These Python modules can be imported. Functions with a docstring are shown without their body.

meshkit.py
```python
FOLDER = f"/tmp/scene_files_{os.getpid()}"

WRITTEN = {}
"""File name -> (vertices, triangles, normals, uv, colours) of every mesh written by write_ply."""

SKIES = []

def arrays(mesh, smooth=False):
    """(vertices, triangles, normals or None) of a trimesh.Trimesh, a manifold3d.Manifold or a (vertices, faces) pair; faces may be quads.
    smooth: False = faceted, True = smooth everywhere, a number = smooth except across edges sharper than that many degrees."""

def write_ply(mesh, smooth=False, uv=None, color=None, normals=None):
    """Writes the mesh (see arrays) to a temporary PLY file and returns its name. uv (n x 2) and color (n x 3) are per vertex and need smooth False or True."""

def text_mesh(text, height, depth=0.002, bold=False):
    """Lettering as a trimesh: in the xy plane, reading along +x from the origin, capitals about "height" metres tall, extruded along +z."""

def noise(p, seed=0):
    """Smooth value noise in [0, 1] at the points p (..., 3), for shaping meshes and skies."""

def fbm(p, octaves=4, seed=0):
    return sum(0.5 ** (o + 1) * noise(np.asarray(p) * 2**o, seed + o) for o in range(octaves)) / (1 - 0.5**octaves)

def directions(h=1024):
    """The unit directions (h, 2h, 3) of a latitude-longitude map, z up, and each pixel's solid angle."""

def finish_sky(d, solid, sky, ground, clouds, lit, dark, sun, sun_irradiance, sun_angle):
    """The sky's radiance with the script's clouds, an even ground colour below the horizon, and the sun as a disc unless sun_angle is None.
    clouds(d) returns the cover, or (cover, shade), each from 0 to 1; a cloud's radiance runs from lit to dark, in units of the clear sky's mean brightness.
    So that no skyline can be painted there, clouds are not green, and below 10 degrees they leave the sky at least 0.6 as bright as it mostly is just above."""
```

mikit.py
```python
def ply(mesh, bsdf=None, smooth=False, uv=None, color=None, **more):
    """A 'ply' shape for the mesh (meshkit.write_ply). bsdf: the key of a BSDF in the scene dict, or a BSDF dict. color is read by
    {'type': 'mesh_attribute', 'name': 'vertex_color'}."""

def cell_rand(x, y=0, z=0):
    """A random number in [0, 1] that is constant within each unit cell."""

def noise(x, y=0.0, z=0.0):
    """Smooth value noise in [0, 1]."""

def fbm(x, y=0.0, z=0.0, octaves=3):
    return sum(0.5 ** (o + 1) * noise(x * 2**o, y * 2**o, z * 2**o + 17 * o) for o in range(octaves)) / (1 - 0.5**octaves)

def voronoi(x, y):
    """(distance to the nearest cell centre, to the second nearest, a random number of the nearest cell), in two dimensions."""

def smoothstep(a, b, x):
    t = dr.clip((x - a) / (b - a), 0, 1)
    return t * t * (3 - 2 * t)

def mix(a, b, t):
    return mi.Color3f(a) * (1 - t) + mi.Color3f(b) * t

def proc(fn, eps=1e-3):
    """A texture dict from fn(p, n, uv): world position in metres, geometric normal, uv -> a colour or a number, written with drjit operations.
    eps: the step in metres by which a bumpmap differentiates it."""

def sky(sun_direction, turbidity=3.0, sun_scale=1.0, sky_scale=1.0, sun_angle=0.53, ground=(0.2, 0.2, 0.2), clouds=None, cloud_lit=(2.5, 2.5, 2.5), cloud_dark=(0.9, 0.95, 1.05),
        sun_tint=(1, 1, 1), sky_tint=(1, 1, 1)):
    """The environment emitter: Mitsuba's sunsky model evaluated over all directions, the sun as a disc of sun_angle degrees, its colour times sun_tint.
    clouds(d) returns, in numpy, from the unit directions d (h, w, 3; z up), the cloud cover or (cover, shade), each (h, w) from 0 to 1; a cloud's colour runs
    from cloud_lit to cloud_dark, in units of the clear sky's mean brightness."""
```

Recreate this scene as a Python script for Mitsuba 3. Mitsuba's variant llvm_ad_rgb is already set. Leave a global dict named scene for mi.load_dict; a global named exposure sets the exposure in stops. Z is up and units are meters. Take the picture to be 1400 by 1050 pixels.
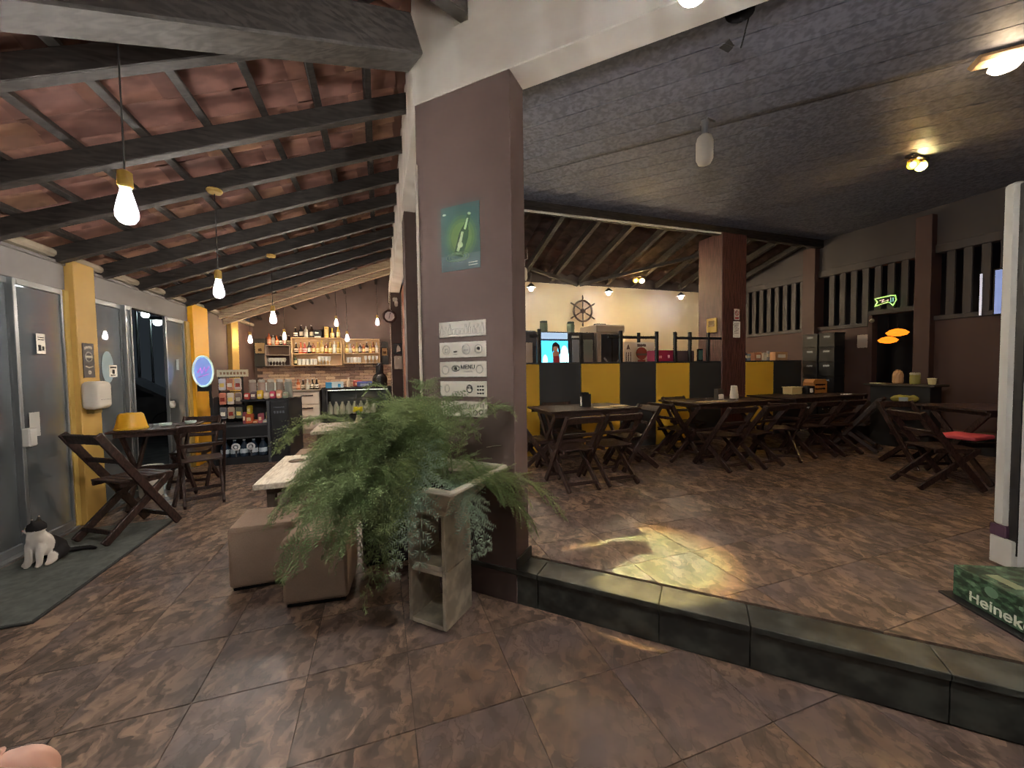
import math, random
import numpy as np
import trimesh, mitsuba as mi, drjit as dr
import mikit, meshkit
from mikit import proc, noise, fbm, smoothstep, mix, cell_rand
from shapely.geometry import Polygon, box as sbox
import manifold3d as m3

random.seed(7); rng = np.random.default_rng(7)
T4 = mi.ScalarTransform4f
scene, labels = {}, {}

# ------------------------------------------------------------------ camera, night outside, exposure
def rgb(c): return {'type': 'rgb', 'value': [float(x) for x in c]}
EYE = np.array([0, 0, 1.42]); YAW, PITCH, ROLL = np.radians([18.8, 2.25, 0.85])
_f = np.array([math.sin(YAW)*math.cos(PITCH), math.cos(YAW)*math.cos(PITCH), -math.sin(PITCH)])
_r = np.array([math.cos(YAW), -math.sin(YAW), 0]); _u = np.cross(_r, _f)
UP = math.sin(ROLL)*_r + math.cos(ROLL)*_u
scene['camera'] = {'type': 'perspective', 'fov': math.degrees(2*math.atan(700/530)), 'fov_axis': 'x', 'near_clip': 0.02, 'far_clip': 200.0,
                   'to_world': T4().look_at(origin=EYE.tolist(), target=(EYE+_f).tolist(), up=UP.tolist())}
scene['night_sky'] = {'type': 'constant', 'radiance': rgb((.004, .005, .006))}
exposure = 2.1
LW = 1.0                                  # overall lamp level
WARM = np.array([1.0, .80, .56]); AMBER = np.array([1.0, .62, .22]); WHITE = np.array([1.0, .93, .84])
def emit(c, k): return {'type': 'area', 'radiance': rgb(np.array(c)*k*LW)}

# ------------------------------------------------------------------ materials
def s2l(h):
    h = h.lstrip('#'); v = np.array([int(h[i:i+2], 16) for i in (0, 2, 4)])/255
    return np.where(v <= .04045, v/12.92, ((v+.055)/1.055)**2.4)
_mats = {}
def mat(color, rough=.55, spec=.4, metal=0., **kw):
    """A plain material; colour as #hex (sRGB)."""
    k = (color, rough, spec, metal, tuple(sorted(kw.items())))
    if k not in _mats:
        name = 'material_%03d' % len(_mats); _mats[k] = name
        scene[name] = {'type': 'twosided', 'b': {'type': 'principled', 'base_color': rgb(s2l(color)), 'roughness': rough, 'specular': spec, 'metallic': metal, **kw}}
    return _mats[k]
def tex(name, fn, rough=.55, spec=.4, bump=None, bscale=.003, eps=2e-3, **kw):
    p = {'type': 'principled', 'base_color': proc(fn), 'roughness': rough, 'specular': spec, **kw}
    if bump is not None: p = {'type': 'bumpmap', 'tex': proc(bump, eps), 'scale': bscale, 'b': p}
    scene[name] = {'type': 'twosided', 'b': p}
    return name
C = lambda h: mi.Color3f(*[float(x) for x in s2l(h)])
TS = .45
def slate_h(p):
    cx, cy = dr.floor((p.x-.095)/TS), dr.floor((p.y-1.98)/TS)
    r = cell_rand(cx, cy, 5)*40
    x, y = p.x+r, p.y+r*1.7
    w = fbm(x*9, y*9, 3)*.5
    a = fbm(x*17+w*7, y*12+w*6, r, octaves=5)
    d1, d2, k = mikit.voronoi(x*20+w*5+a*2.5, y*12+w*4+a*2.5)
    return a, d2-d1, k, r
def slate_c(p, n, uv):
    a, e, k, r = slate_h(p)
    t = a*.72+k*.28
    c = mix(C('#433832'), C('#645146'), smoothstep(.30, .52, t))
    c = mix(c, C('#816a58'), smoothstep(.50, .66, t)*.85)
    c = mix(c, C('#564b4b'), smoothstep(.5, .7, noise(p.x*3.3+r, p.y*3.3, 8))*.5)
    c = mix(c, C('#332922'), smoothstep(.10, .0, e)*smoothstep(.45, .6, noise(p.x*5, p.y*5, r))*.65)
    return mix(c, C('#3a3029'), smoothstep(.56, .70, fbm(p.x*28+r, p.y*20, 4, octaves=3))*.6)
def slate_b(p, n, uv):
    a, e, k, r = slate_h(p)
    return a*.5 + k*.35 + smoothstep(.0, .12, e)*.12
tex('slate_floor', slate_c, rough=.42, spec=.42, bump=slate_b, bscale=.004)
def step_c(p, n, uv):
    a = fbm(p.x*9, p.y*9, p.z*9, octaves=4)
    return mix(C('#1f2120'), C('#373a36'), smoothstep(.3, .75, a))
tex('dark_slate', step_c, rough=.4, spec=.4)
def wood_fn(a, b, sx, sy, sz, ax):
    def fn(p, n, uv):
        q = [p.x*sx, p.y*sy, p.z*sz]
        w = fbm(*q, octaves=3)
        g = fbm(q[0]*4+w*3, q[1]*4+w*3, q[2]*4+w*3, octaves=2)
        return mix(C(a), C(b), smoothstep(.25, .75, g))
    return fn
tex('roof_timber', wood_fn('#181514', '#282422', 3, 14, 14, 0), rough=.55, spec=.35)
tex('dark_wood', wood_fn('#1c1413', '#33211d', 22, 22, 8, 0), rough=.42, spec=.4)
tex('brown_post', wood_fn('#3b2624', '#523330', 26, 26, 1.5, 0), rough=.5, spec=.4)
tex('pale_wood', wood_fn('#8d7a64', '#b6a386', 2, 30, 30, 0), rough=.5, spec=.35)
tex('table_wood', wood_fn('#cfc6b6', '#efe8da', 25, 3, 10, 0), rough=.35, spec=.4)
def plaster_c(p, n, uv):
    a = fbm(p.x*2.2, p.y*2.2, p.z*5, octaves=4); d = noise((p.x-p.y)*7, 0, p.z*.9)
    return mix(C('#dfd8cc'), C('#f2ede3'), smoothstep(.3, .65, a*.6+d*.4))
tex('white_plaster', plaster_c, rough=.8, spec=.2)
def brown_c(p, n, uv):
    a = fbm(p.x*2.5, p.y*2.5, p.z*2.5, octaves=4)
    return mix(C('#413533'), C('#524440'), a)
tex('brown_paint', brown_c, rough=.75, spec=.25)
def cream_c(p, n, uv):
    return mix(C('#e0cdaa'), C('#ecdcbd'), fbm(p.x*1.5, p.y, p.z*1.5))
tex('cream_paint', cream_c, rough=.7, spec=.25)
def terracotta(a, b, k):
    def fn(p, n, uv):
        f = fbm(p.x*5+k, p.y*14, p.z*5, octaves=3)
        return mix(mix(C(a), C(b), smoothstep(.3, .7, f)), C('#3c2520'), smoothstep(.58, .75, fbm(p.x*9, p.y*9, k, octaves=2))*.6)
    return fn
for i, (a, b) in enumerate((('#644740', '#7f5c4f'), ('#563d38', '#705048'), ('#6d5044', '#8b6955'))): tex('terracotta_%d' % i, terracotta(a, b, i*7.3), rough=.8, spec=.2)
def concrete_c(p, n, uv):
    a = fbm(p.x*12, p.y*12, p.z*9, octaves=4)
    return mix(C('#aaa08f'), C('#d6ccb9'), smoothstep(.3, .7, a))
tex('pale_concrete', concrete_c, rough=.8, spec=.2)
def fabric_c(p, n, uv):
    a = noise(p.x*260, p.y*260, p.z*260)*.5 + fbm(p.x*8, p.y*8, p.z*8)*.5
    return mix(C('#8f7a6a'), C('#ad9887'), a)
tex('taupe_fabric', fabric_c, rough=.9, spec=.15, sheen=.4)
def mat_c(p, n, uv):
    return mix(C('#3b3d3b'), C('#565955'), fbm(p.x*30, p.y*30, 0, octaves=3))
tex('grey_carpet', mat_c, rough=.95, spec=.1)
def asph(p, n, uv): return mix(C('#2a2a2a'), C('#414141'), fbm(p.x*6, p.y*6, 0, octaves=3))
tex('asphalt', asph, rough=.8, spec=.3)
scene['window_glass'] = {'type': 'blendbsdf', 'weight': .16, 'a': {'type': 'thindielectric', 'int_ior': 1.7}, 'b': {'type': 'twosided', 'c': {'type': 'diffuse', 'reflectance': rgb((.32, .36, .38))}}}  # grey layer mixed into the glass for the veil of reflections
scene['cooler_glass'] = {'type': 'thindielectric', 'int_ior': 1.5}
scene['fern_green'] = {'type': 'principledthin', 'base_color': rgb(s2l('#8c9a6e')), 'roughness': .55, 'diff_trans': .7, 'spec_trans': 0.0}
scene['fern_dark'] = {'type': 'principledthin', 'base_color': rgb(s2l('#6f7f58')), 'roughness': .55, 'diff_trans': .6, 'spec_trans': 0.0}
scene['fern_pale'] = {'type': 'principledthin', 'base_color': rgb(s2l('#a9bba9')), 'roughness': .5, 'diff_trans': .6, 'spec_trans': 0.0}
scene['coat'] = {'type': 'twosided', 'b': {'type': 'principled', 'base_color': {'type': 'mesh_attribute', 'name': 'vertex_color'}, 'roughness': .8, 'specular': .2}}
BLACK = mat('#131315', .45); DARKM = mat('#202124', .4); CHROME = mat('#b9bcc0', .25, .5, 1.0); ALU = mat('#8d9194', .35, .5, .8)
WHITEP = mat('#dcdad3', .4); PAPER = mat('#f3efe6', .8, .2); MUST = mat('#a58446', .6); YEL = mat('#d79a1b', .6); GREYP = mat('#5c5856', .6)
STEEL = mat('#54585c', .35, .5, .7); INK = mat('#23211f', .8, .2); GREYINK = mat('#8e8b84', .8, .2)
MUSTARD_SHADED = mat('#9c8144', .65)  # mustard darkened for the unlit side next to the column
BROWNP = mat('#4b3a37', .7); DARKPANEL = mat('#2c2d2f', .55); PANELY = mat('#cfa338', .5)

# ------------------------------------------------------------------ mesh helpers
def M(v, f): return trimesh.Trimesh(np.asarray(v, float), np.asarray(f, int), process=False)
def join(ms): return trimesh.util.concatenate(list(ms)) if len(ms) > 1 else ms[0]
_S = np.array([[a, b, c] for a in (-1, 1) for b in (-1, 1) for c in (-1, 1)], float)
_CH_S = np.repeat(_S, 3, 0); _CH_K = np.tile(1-np.eye(3), (8, 1))      # which coordinates are pulled in
def _hull_faces(v):
    from scipy.spatial import ConvexHull
    h = ConvexHull(v); f = h.simplices.copy(); n = np.cross(v[f[:, 1]]-v[f[:, 0]], v[f[:, 2]]-v[f[:, 0]])
    bad = (n*v[f].mean(1)).sum(1) < 0; f[bad] = f[bad][:, ::-1]
    return f
_CH_F = _hull_faces(_CH_S*(1-.2*_CH_K)); _BX_F = _hull_faces(_S)
def box(x0, x1, y0, y1, z0, z1, b=0.):
    c = np.array([x0+x1, y0+y1, z0+z1])/2; h = np.abs([x1-x0, y1-y0, z1-z0])/2
    if b <= 0: return M(c+_S*h, _BX_F)
    b = min(b, h.min()*.8)
    return M(c+_CH_S*(h-b*_CH_K), _CH_F)
def cbox(c, s, b=0.): return box(c[0]-s[0]/2, c[0]+s[0]/2, c[1]-s[1]/2, c[1]+s[1]/2, c[2]-s[2]/2, c[2]+s[2]/2, b)
def frame(o, ax, ay, az):
    m = np.eye(4); m[:3, 0], m[:3, 1], m[:3, 2], m[:3, 3] = ax, ay, az, o
    return m
def mv(mesh, m):
    g = mesh.copy(); g.vertices = g.vertices @ np.asarray(m)[:3, :3].T + np.asarray(m)[:3, 3]; return g
def rotz(a, o=(0, 0, 0)):
    c, s = math.cos(a), math.sin(a); return frame(o, (c, s, 0), (-s, c, 0), (0, 0, 1))
def beam(p0, p1, w, h, b=.004, up=(0, 0, 1), e=0.):
    """A bar from p0 to p1: w across, h along up."""
    p0, p1 = np.asarray(p0, float), np.asarray(p1, float); d = p1-p0; L = np.linalg.norm(d); d /= L
    s = np.cross(np.asarray(up, float), d)
    if np.linalg.norm(s) < 1e-6: s = np.cross((1, 0, 0), d)
    s /= np.linalg.norm(s); u = np.cross(d, s)
    return mv(box(-e, L+e, -w/2, w/2, -h/2, h/2, b), frame(p0, d, s, u))
def lathe(prof, n=16, cap=True):
    """Profile [(r, z), ...] turned about z."""
    a = np.arange(n)*2*np.pi/n; v = []; f = []
    for r, z in prof: v += [[r*math.cos(t), r*math.sin(t), z] for t in a]
    for i in range(len(prof)-1):
        for j in range(n):
            k = (j+1) % n; f += [[i*n+j, i*n+k, (i+1)*n+k], [i*n+j, (i+1)*n+k, (i+1)*n+j]]
    if cap:
        for i, o in ((0, -1), (len(prof)-1, 1)):
            v.append([0, 0, prof[i][1]]); c = len(v)-1
            for j in range(n):
                k = (j+1) % n; f.append([c, i*n+j, i*n+k] if o > 0 else [c, i*n+k, i*n+j])
    g = M(v, f); t = g.triangles; p = np.asarray(prof, float)
    down = p[-1, 1] < p[0, 1]-1e-9 if abs(p[-1, 1]-p[0, 1]) > 1e-9 else False
    if down: g.faces = g.faces[:, ::-1]
    return g
def at(mesh, x, y, z, a=0.): return mv(mesh, rotz(a, (x, y, z)))
def tube(pts, r, n=8):
    p = np.asarray(pts, float); rr = np.broadcast_to(r, (len(p),)); t = np.gradient(p, axis=0); t /= np.linalg.norm(t, axis=1, keepdims=True)+1e-12
    ref = np.array([0, 0, 1.]) if abs(t[0, 2]) < .9 else np.array([1., 0, 0])
    v = []; f = []
    for i in range(len(p)):
        a = np.cross(t[i], ref); a /= np.linalg.norm(a)+1e-12; b = np.cross(t[i], a)
        for k in range(n):
            q = 2*np.pi*k/n; v.append(p[i]+rr[i]*(math.cos(q)*a+math.sin(q)*b))
    for i in range(len(p)-1):
        for k in range(n):
            l = (k+1) % n; f += [[i*n+k, (i+1)*n+l, i*n+l], [i*n+k, (i+1)*n+k, (i+1)*n+l]]
    v += [p[0], p[-1]]
    for k in range(n):
        l = (k+1) % n; f += [[len(v)-2, k, l], [len(v)-1, (len(p)-1)*n+l, (len(p)-1)*n+k]]
    return M(v, f)
def prism(poly, z0, z1):
    poly = poly if isinstance(poly, Polygon) else Polygon(poly)
    g = trimesh.creation.extrude_polygon(poly, z1-z0, engine='earcut'); g.apply_translation((0, 0, z0)); return g
def face(o, right, up, depth=1):
    """Frame of an upright flat thing: local x right, y up, z out of the face."""
    r = np.asarray(right, float); r /= np.linalg.norm(r); u = np.asarray(up, float); return frame(o, r, u, np.cross(r, u))
def text(s, h, m, depth=.0015, bold=True, w=None):
    g = meshkit.text_mesh(s, h, depth, bold); g.vertices[:, :2] -= [g.bounds[:, 0].mean(), g.bounds[:, 1].mean()]
    if w: g.vertices[:, 0] *= w/(g.bounds[1, 0]-g.bounds[0, 0])
    return mv(g, m)
def ring(R, r, n=40, m=8, ax=1., ay=1.):
    a = np.linspace(0, 2*np.pi, n+1); return tube(np.stack([np.cos(a)*R*ax, np.sin(a)*R*ay, a*0], 1), r, m)

# ------------------------------------------------------------------ registry
_count = {}
STUFF = set('print dark_print grey_print marks hands whiskers flowers stems top_print star_print fold lettering ripple bottle_highlight glow screen_light motif figure standoff emblem shadow'.split())
def numbered(k):
    n = _count.get(k, -1)+1; _count[k] = n
    return k if n == 0 else '%s_%03d' % (k, n)
def lab(key, label=None, cat=None, group=None, kind=None):
    labels[key] = {a: b for a, b in (('label', label), ('category', cat), ('group', group), ('kind', kind)) if b}
def thing(name, label, cat, group=None):
    k = numbered(name); lab(k, label, cat, group); return k
def part(parent, name, mesh, m, smooth=False, label=None, kind=None, emitter=None, color=None, to=None):
    k = numbered(parent+'__'+name)
    d = mesh if isinstance(mesh, dict) else mikit.ply(mesh, m, smooth, color=color)
    if emitter: d = {**d, 'emitter': emitter}
    if to is not None: d = {**d, 'to_world': T4(np.asarray(to).tolist())}
    scene[k] = d
    if name in STUFF: kind = 'stuff'
    if label or kind: lab(k, label, None, None, kind)
    return k
def solo(name, mesh, m, label, cat, group=None, smooth=False, emitter=None, color=None, kind=None):
    k = numbered(name); d = mikit.ply(mesh, m, smooth, color=color)
    if emitter: d['emitter'] = emitter
    scene[k] = d; lab(k, label, cat, group, kind); return k
def struct(name, label, mesh=None, m=None, smooth=False):
    k = numbered(name); lab(k, label, kind='structure')
    if mesh is not None: scene[k] = mikit.ply(mesh, m, smooth)
    return k
def stamp(proto, name, label, cat, group, to):
    """A copy of a prototype: proto is [(part name, ply dict)], placed by the matrix to."""
    k = thing(name, label, cat, group)
    for n, d in proto: part(k, n, d, None, to=to)
    return k
ORD = 'first second third fourth fifth sixth seventh eighth ninth tenth eleventh twelfth thirteenth fourteenth'.split()

# ------------------------------------------------------------------ floors
R2 = math.sqrt(.5)
O = np.array([.26, 2.65]); ES = np.array([R2, -R2]); ET = np.array([-R2, -R2])      # along the diagonal beam, and down the front roof
def st(s, t, z): q = O+ES*s+ET*t; return np.array([q[0], q[1], z])
UZ = .21
low = Polygon([(-2.73, 10.4), (.26, 10.4), (.26, 2.66), (5.9, -3.0), (-2.73, -3.0)])
upp = Polygon([(.30, 7.0), (7.8, 7.0), (7.8, -3.0), (6.2, -3.0), (.54, 2.66), (.30, 2.90)])
fl = struct('floor', 'brown slate-look tiled floor of the lower veranda', prism(low, -.12, -.004), mat('#3b3029', .8))
fu = struct('floor_upper', 'raised brown tiled floor of the dining area', prism(upp.union(Polygon([(.26, 10.4), (.55, 10.4), (.55, 7.0), (.26, 7.0)])).buffer(.001).buffer(-.001), 0, UZ-.004), mat('#3b3029', .8))
def tiles(parent, poly, z, x0, y0, ymax, ymin, xmin, xmax):
    i0, i1 = int((xmin-x0)//TS), int((xmax-x0)//TS)+1; j0, j1 = int((ymin-y0)//TS), int((ymax-y0)//TS)+1
    for j in range(j0, j1):
        for i in range(i0, i1):
            q = sbox(x0+i*TS+.002, y0+j*TS+.002, x0+(i+1)*TS-.002, y0+(j+1)*TS-.002).intersection(poly)
            if q.is_empty or q.geom_type != 'Polygon' or q.area < .01: continue
            part(parent, 'tile', prism(q, z-.012, z+rng.uniform(-.0005, .0005)), 'slate_floor')
tiles(fl, low.intersection(sbox(-2.73, .45, 3.5, 10.4)), 0., .095, 1.98, 10.4, .45, -2.73, 3.0)
tiles(fu, upp.intersection(sbox(.3, -.6, 7.8, 7.0)), UZ, .095, 1.98, 7.0, -.6, .3, 7.8)

# the diagonal step, faced with dark slate
stp = struct('step', 'dark slate faced step between the two floors')
J = [-.10, .69, 1.36, 1.76, 2.43, 3.1, 3.77, 4.44, 5.1, 5.8, 6.5, 7.2]
SO = np.array([.36, 2.56])                # a point of the step's front line x + y = 2.92
def sp(s, t, z): q = SO+ES*s+ET*t; return np.array([q[0], q[1], z])
FS = frame((SO[0], SO[1], 0), (ES[0], ES[1], 0), (-ET[0], -ET[1], 0), (0, 0, 1))      # local x along the step, y inwards
for a, b in zip(J[:-1], J[1:]):
    part(stp, 'riser', mv(box(a+.002, b-.002, 0, .02, 0, UZ-.032, .002), FS), 'dark_slate')
    part(stp, 'tread', mv(box(a+.002, b-.002, -.012, .175, UZ-.03, UZ+.001, .003), FS), 'dark_slate')
part(stp, 'riser', box(.255, .285, 2.72, 10.4, 0, UZ-.002), 'dark_slate')

# ------------------------------------------------------------------ pillar, beams
FP = frame((SO[0]-.1, SO[1]+.09, 0), (ES[0], ES[1], 0), (-ET[0], -ET[1], 0), (0, 0, 1))    # pillar front: local x along the face
pil = struct('pillar', 'wide brown painted pillar with posters, standing on the step', mv(box(0, .69, 0, .185, 0, 3.14, .004), FP), 'brown_paint')
part(pil, 'baseboard', mv(box(.692, .705, -.01, .20, UZ, UZ+.07, .003), FP), mat('#20201f', .5))
part(pil, 'conduit', tube([tuple(mv(M([[.012, -.012, z]], [[0, 0, 0]]), FP).vertices[0]) for z in (UZ, 1.0, 2.0, 2.75)], .010), mat('#e3dbcf', .5), True, label='pale line along the left edge')  # thin pale tube standing for the bright left edge
pl2 = struct('pillar', 'dark brown pillar under the long white beam behind the front pillar', box(.29, .62, 4.4, 4.75, 0, 3.14, .004), 'brown_paint')
bm = struct('white_beam', 'white plastered diagonal beam above the step')
FB = frame((O[0], O[1], 0), (ES[0], ES[1], 0), (-ET[0], -ET[1], 0), (0, 0, 1))
part(bm, 'beam', mv(box(-.02, 7.0, 0, .2, 3.14, 3.52, .006), FB), 'white_plaster')
RB = [.36, 1.0, 1.64, 2.28, 2.92, 3.56]
ed = [-.02]+[x for r in RB for x in (r-.05, r+.05)]+[7.0]
for a, b in zip(ed[::2], ed[1::2]): part(bm, 'beam_filling', mv(box(a, b, .01, .19, 3.515, 3.83, .006), FB), 'white_plaster')
bm2 = struct('white_beam', 'white plastered beam running back to the bar')
part(bm2, 'beam', box(.262, .46, 2.72, 10.4, 3.14, 3.5, .006), 'white_plaster')
RA = [2.62, 3.40, 4.02, 4.66, 5.28, 5.92, 6.52, 7.12, 7.74]
ed = [2.72]+[x for r in RA[1:] for x in (r-.045, r+.045)]+[8.38]
for a, b in zip(ed[::2], ed[1::2]): part(bm2, 'beam_filling', box(.262, .45, a, b, 3.5, 3.82, .006), 'white_plaster')

# ------------------------------------------------------------------ veranda roof (two slopes meeting over a hip beam)
SL = .38
def za(x): return 3.56-SL*(.26-x)                 # undersides of the rafters
ce = struct('ceiling', 'clay tile roof on dark rafters over the veranda')
nA = np.array([-SL, 0, 1])/math.hypot(1, SL)
def slopebar(p0, p1, w, h, n): return beam(np.asarray(p0)+n*h/2, np.asarray(p1)+n*h/2, w, h, .006, n)
def hipt(y): return max(0., (2.65-y)/.4142)
for y in RA+[2.0, 1.4]:
    t0 = hipt(y); x0 = .26-t0
    if x0 < -2.6: continue
    part(ce, 'rafter', slopebar((x0+(.06 if t0 == 0 else 0), y, za(x0+(.06 if t0 == 0 else 0))), (-3.1, y, za(-3.1)), .075, .13, nA), 'roof_timber')
XP = [.02-.362*k for k in range(9)]
for x in XP:
    t = .26-x; y0 = 2.65-.4142*t
    part(ce, 'purlin', beam(np.array([x, y0, za(x)])+nA*.155, np.array([x, 10.4, za(x)])+nA*.155, .05, .05, .004, nA), 'roof_timber')
def barrel(L, W, rise=.045, n=5, th=.012):
    """One curved clay tile, local x down its length, arch across y."""
    a = np.linspace(-1, 1, n+1); v = []; f = []
    for x in (0, L):
        for q in a: v.append([x, q*W/2*(1 if x == 0 else .9), rise*(1-q*q)])
    for x in (0, L):
        for q in a: v.append([x, q*W/2*(1 if x == 0 else .9), rise*(1-q*q)+th])
    m = n+1
    for i in range(n):
        f += [[i, m+i, m+i+1], [i, m+i+1, i+1], [2*m+i, 2*m+i+1, 3*m+i+1], [2*m+i, 3*m+i+1, 3*m+i]]
        f += [[i, i+1, 2*m+i+1], [i, 2*m+i+1, 2*m+i], [m+i, 3*m+i+1, m+i+1], [m+i, 3*m+i, 3*m+i+1]]
    return M(v, f)
TW = .235
ply_tiles = [mikit.ply(barrel(.40, TW+.02), 'terracotta_%d' % i, True) for i in range(3)]
dA = np.array([-1, 0, -SL])/math.hypot(1, SL)
for i in range(9):
    x = .26-.362*i
    for j in range(25):
        y = 2.55+TW*(j-4)
        if y < 2.65-.4142*(.26-x)-.02 or y > 8.35: continue
        o = np.array([x, y, za(x)])+nA*(.185+rng.uniform(0, .012))
        part(ce, 'roof_tile', ply_tiles[int(rng.integers(3))], None, to=frame(o, dA, np.cross(nA, dA), nA)@np.diag([1, 1, 1, 1])@rotz(rng.uniform(-.02, .02)))
deck = []
ce_d = M([(.30, 2.6, za(.30)+.27), (.30, 10.4, za(.30)+.27), (-3.2, 10.4, za(-3.2)+.27), (-3.2, 1.15, za(-3.2)+.27)], [[0, 1, 2], [0, 2, 3]])
part(ce, 'roof_deck', join([ce_d, mv(ce_d, frame((0, 0, .02), (1, 0, 0), (0, 1, 0), (0, 0, 1)))]), mat('#5a3d33', .9))  # sheet added above the tiles to stop light leaking through gaps
hd = np.array([-.924, -.383, -.39]); hs = np.array([.383, -.924, 0])
hn = np.cross(hs, hd); hn /= np.linalg.norm(hn); hn *= np.sign(hn[2])
h0 = np.array([.23, 2.64, 3.33])+hs*.10
part(ce, 'hip_beam', beam(h0+hn*.11, h0+hd*3.4+hn*.11, .2, .22, .01, hn), 'roof_timber')
part(ce, 'gable_beam', slopebar((.30, 8.43, za(.30)-.02), (-2.8, 8.43, za(-2.8)-.02), .09, .14, nA), 'pale_wood', label='pale timber rafter above the bar')
part(ce, 'gable_beam', slopebar((.30, 8.62, za(.30)-.11), (-2.8, 8.62, za(-2.8)-.11), .07, .10, nA), 'pale_wood', label='lower pale timber above the bar')
cf = struct('ceiling_front', 'clay tile roof slope over the front of the veranda')
eS, eT = np.array([ES[0], ES[1], 0]), np.array([ET[0], ET[1], 0])
nB = np.array([ET[0]*SL, ET[1]*SL, 1]); nB /= np.linalg.norm(nB)
def zb(t): return 3.56-SL*t
for s in [-.28, -.92]+RB:
    t0 = max(-.08, -s/.4142)
    part(cf, 'rafter', slopebar(st(s, t0, zb(t0)), st(s, 3.3, zb(3.3)), .09, .13, nB), 'roof_timber')
for k in range(9):
    t = .25+.362*k
    part(cf, 'purlin', beam(st(-.4142*t, t, zb(t))+nB*.155, st(5.2, t, zb(t))+nB*.155, .05, .05, .004, nB), 'roof_timber')
dB = eT-np.array([0, 0, SL]); dB /= np.linalg.norm(dB)
for i in range(6):
    t = .362*i-.03
    for j in range(16):
        s = -.9+TW*j
        if s < -.4142*t+.02: continue
        o = st(s, t, zb(t))+nB*.185
        part(cf, 'roof_tile', ply_tiles[int(rng.integers(3))], None, to=frame(o, dB, np.cross(nB, dB), nB))
c4 = [st(-.0, -.05, zb(-.05)+.27), st(6.5, -.05, zb(-.05)+.27), st(6.5, 3.4, zb(3.4)+.27), st(-.4142*3.4, 3.4, zb(3.4)+.27)]
part(cf, 'roof_deck', join([M(c4, [[0, 1, 2], [0, 2, 3]]), M(np.array(c4)+[0, 0, .02], [[0, 1, 2], [0, 2, 3]])]), mat('#5a3d33', .9))  # added backing sheet, closes the light gaps of the front slope

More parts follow.
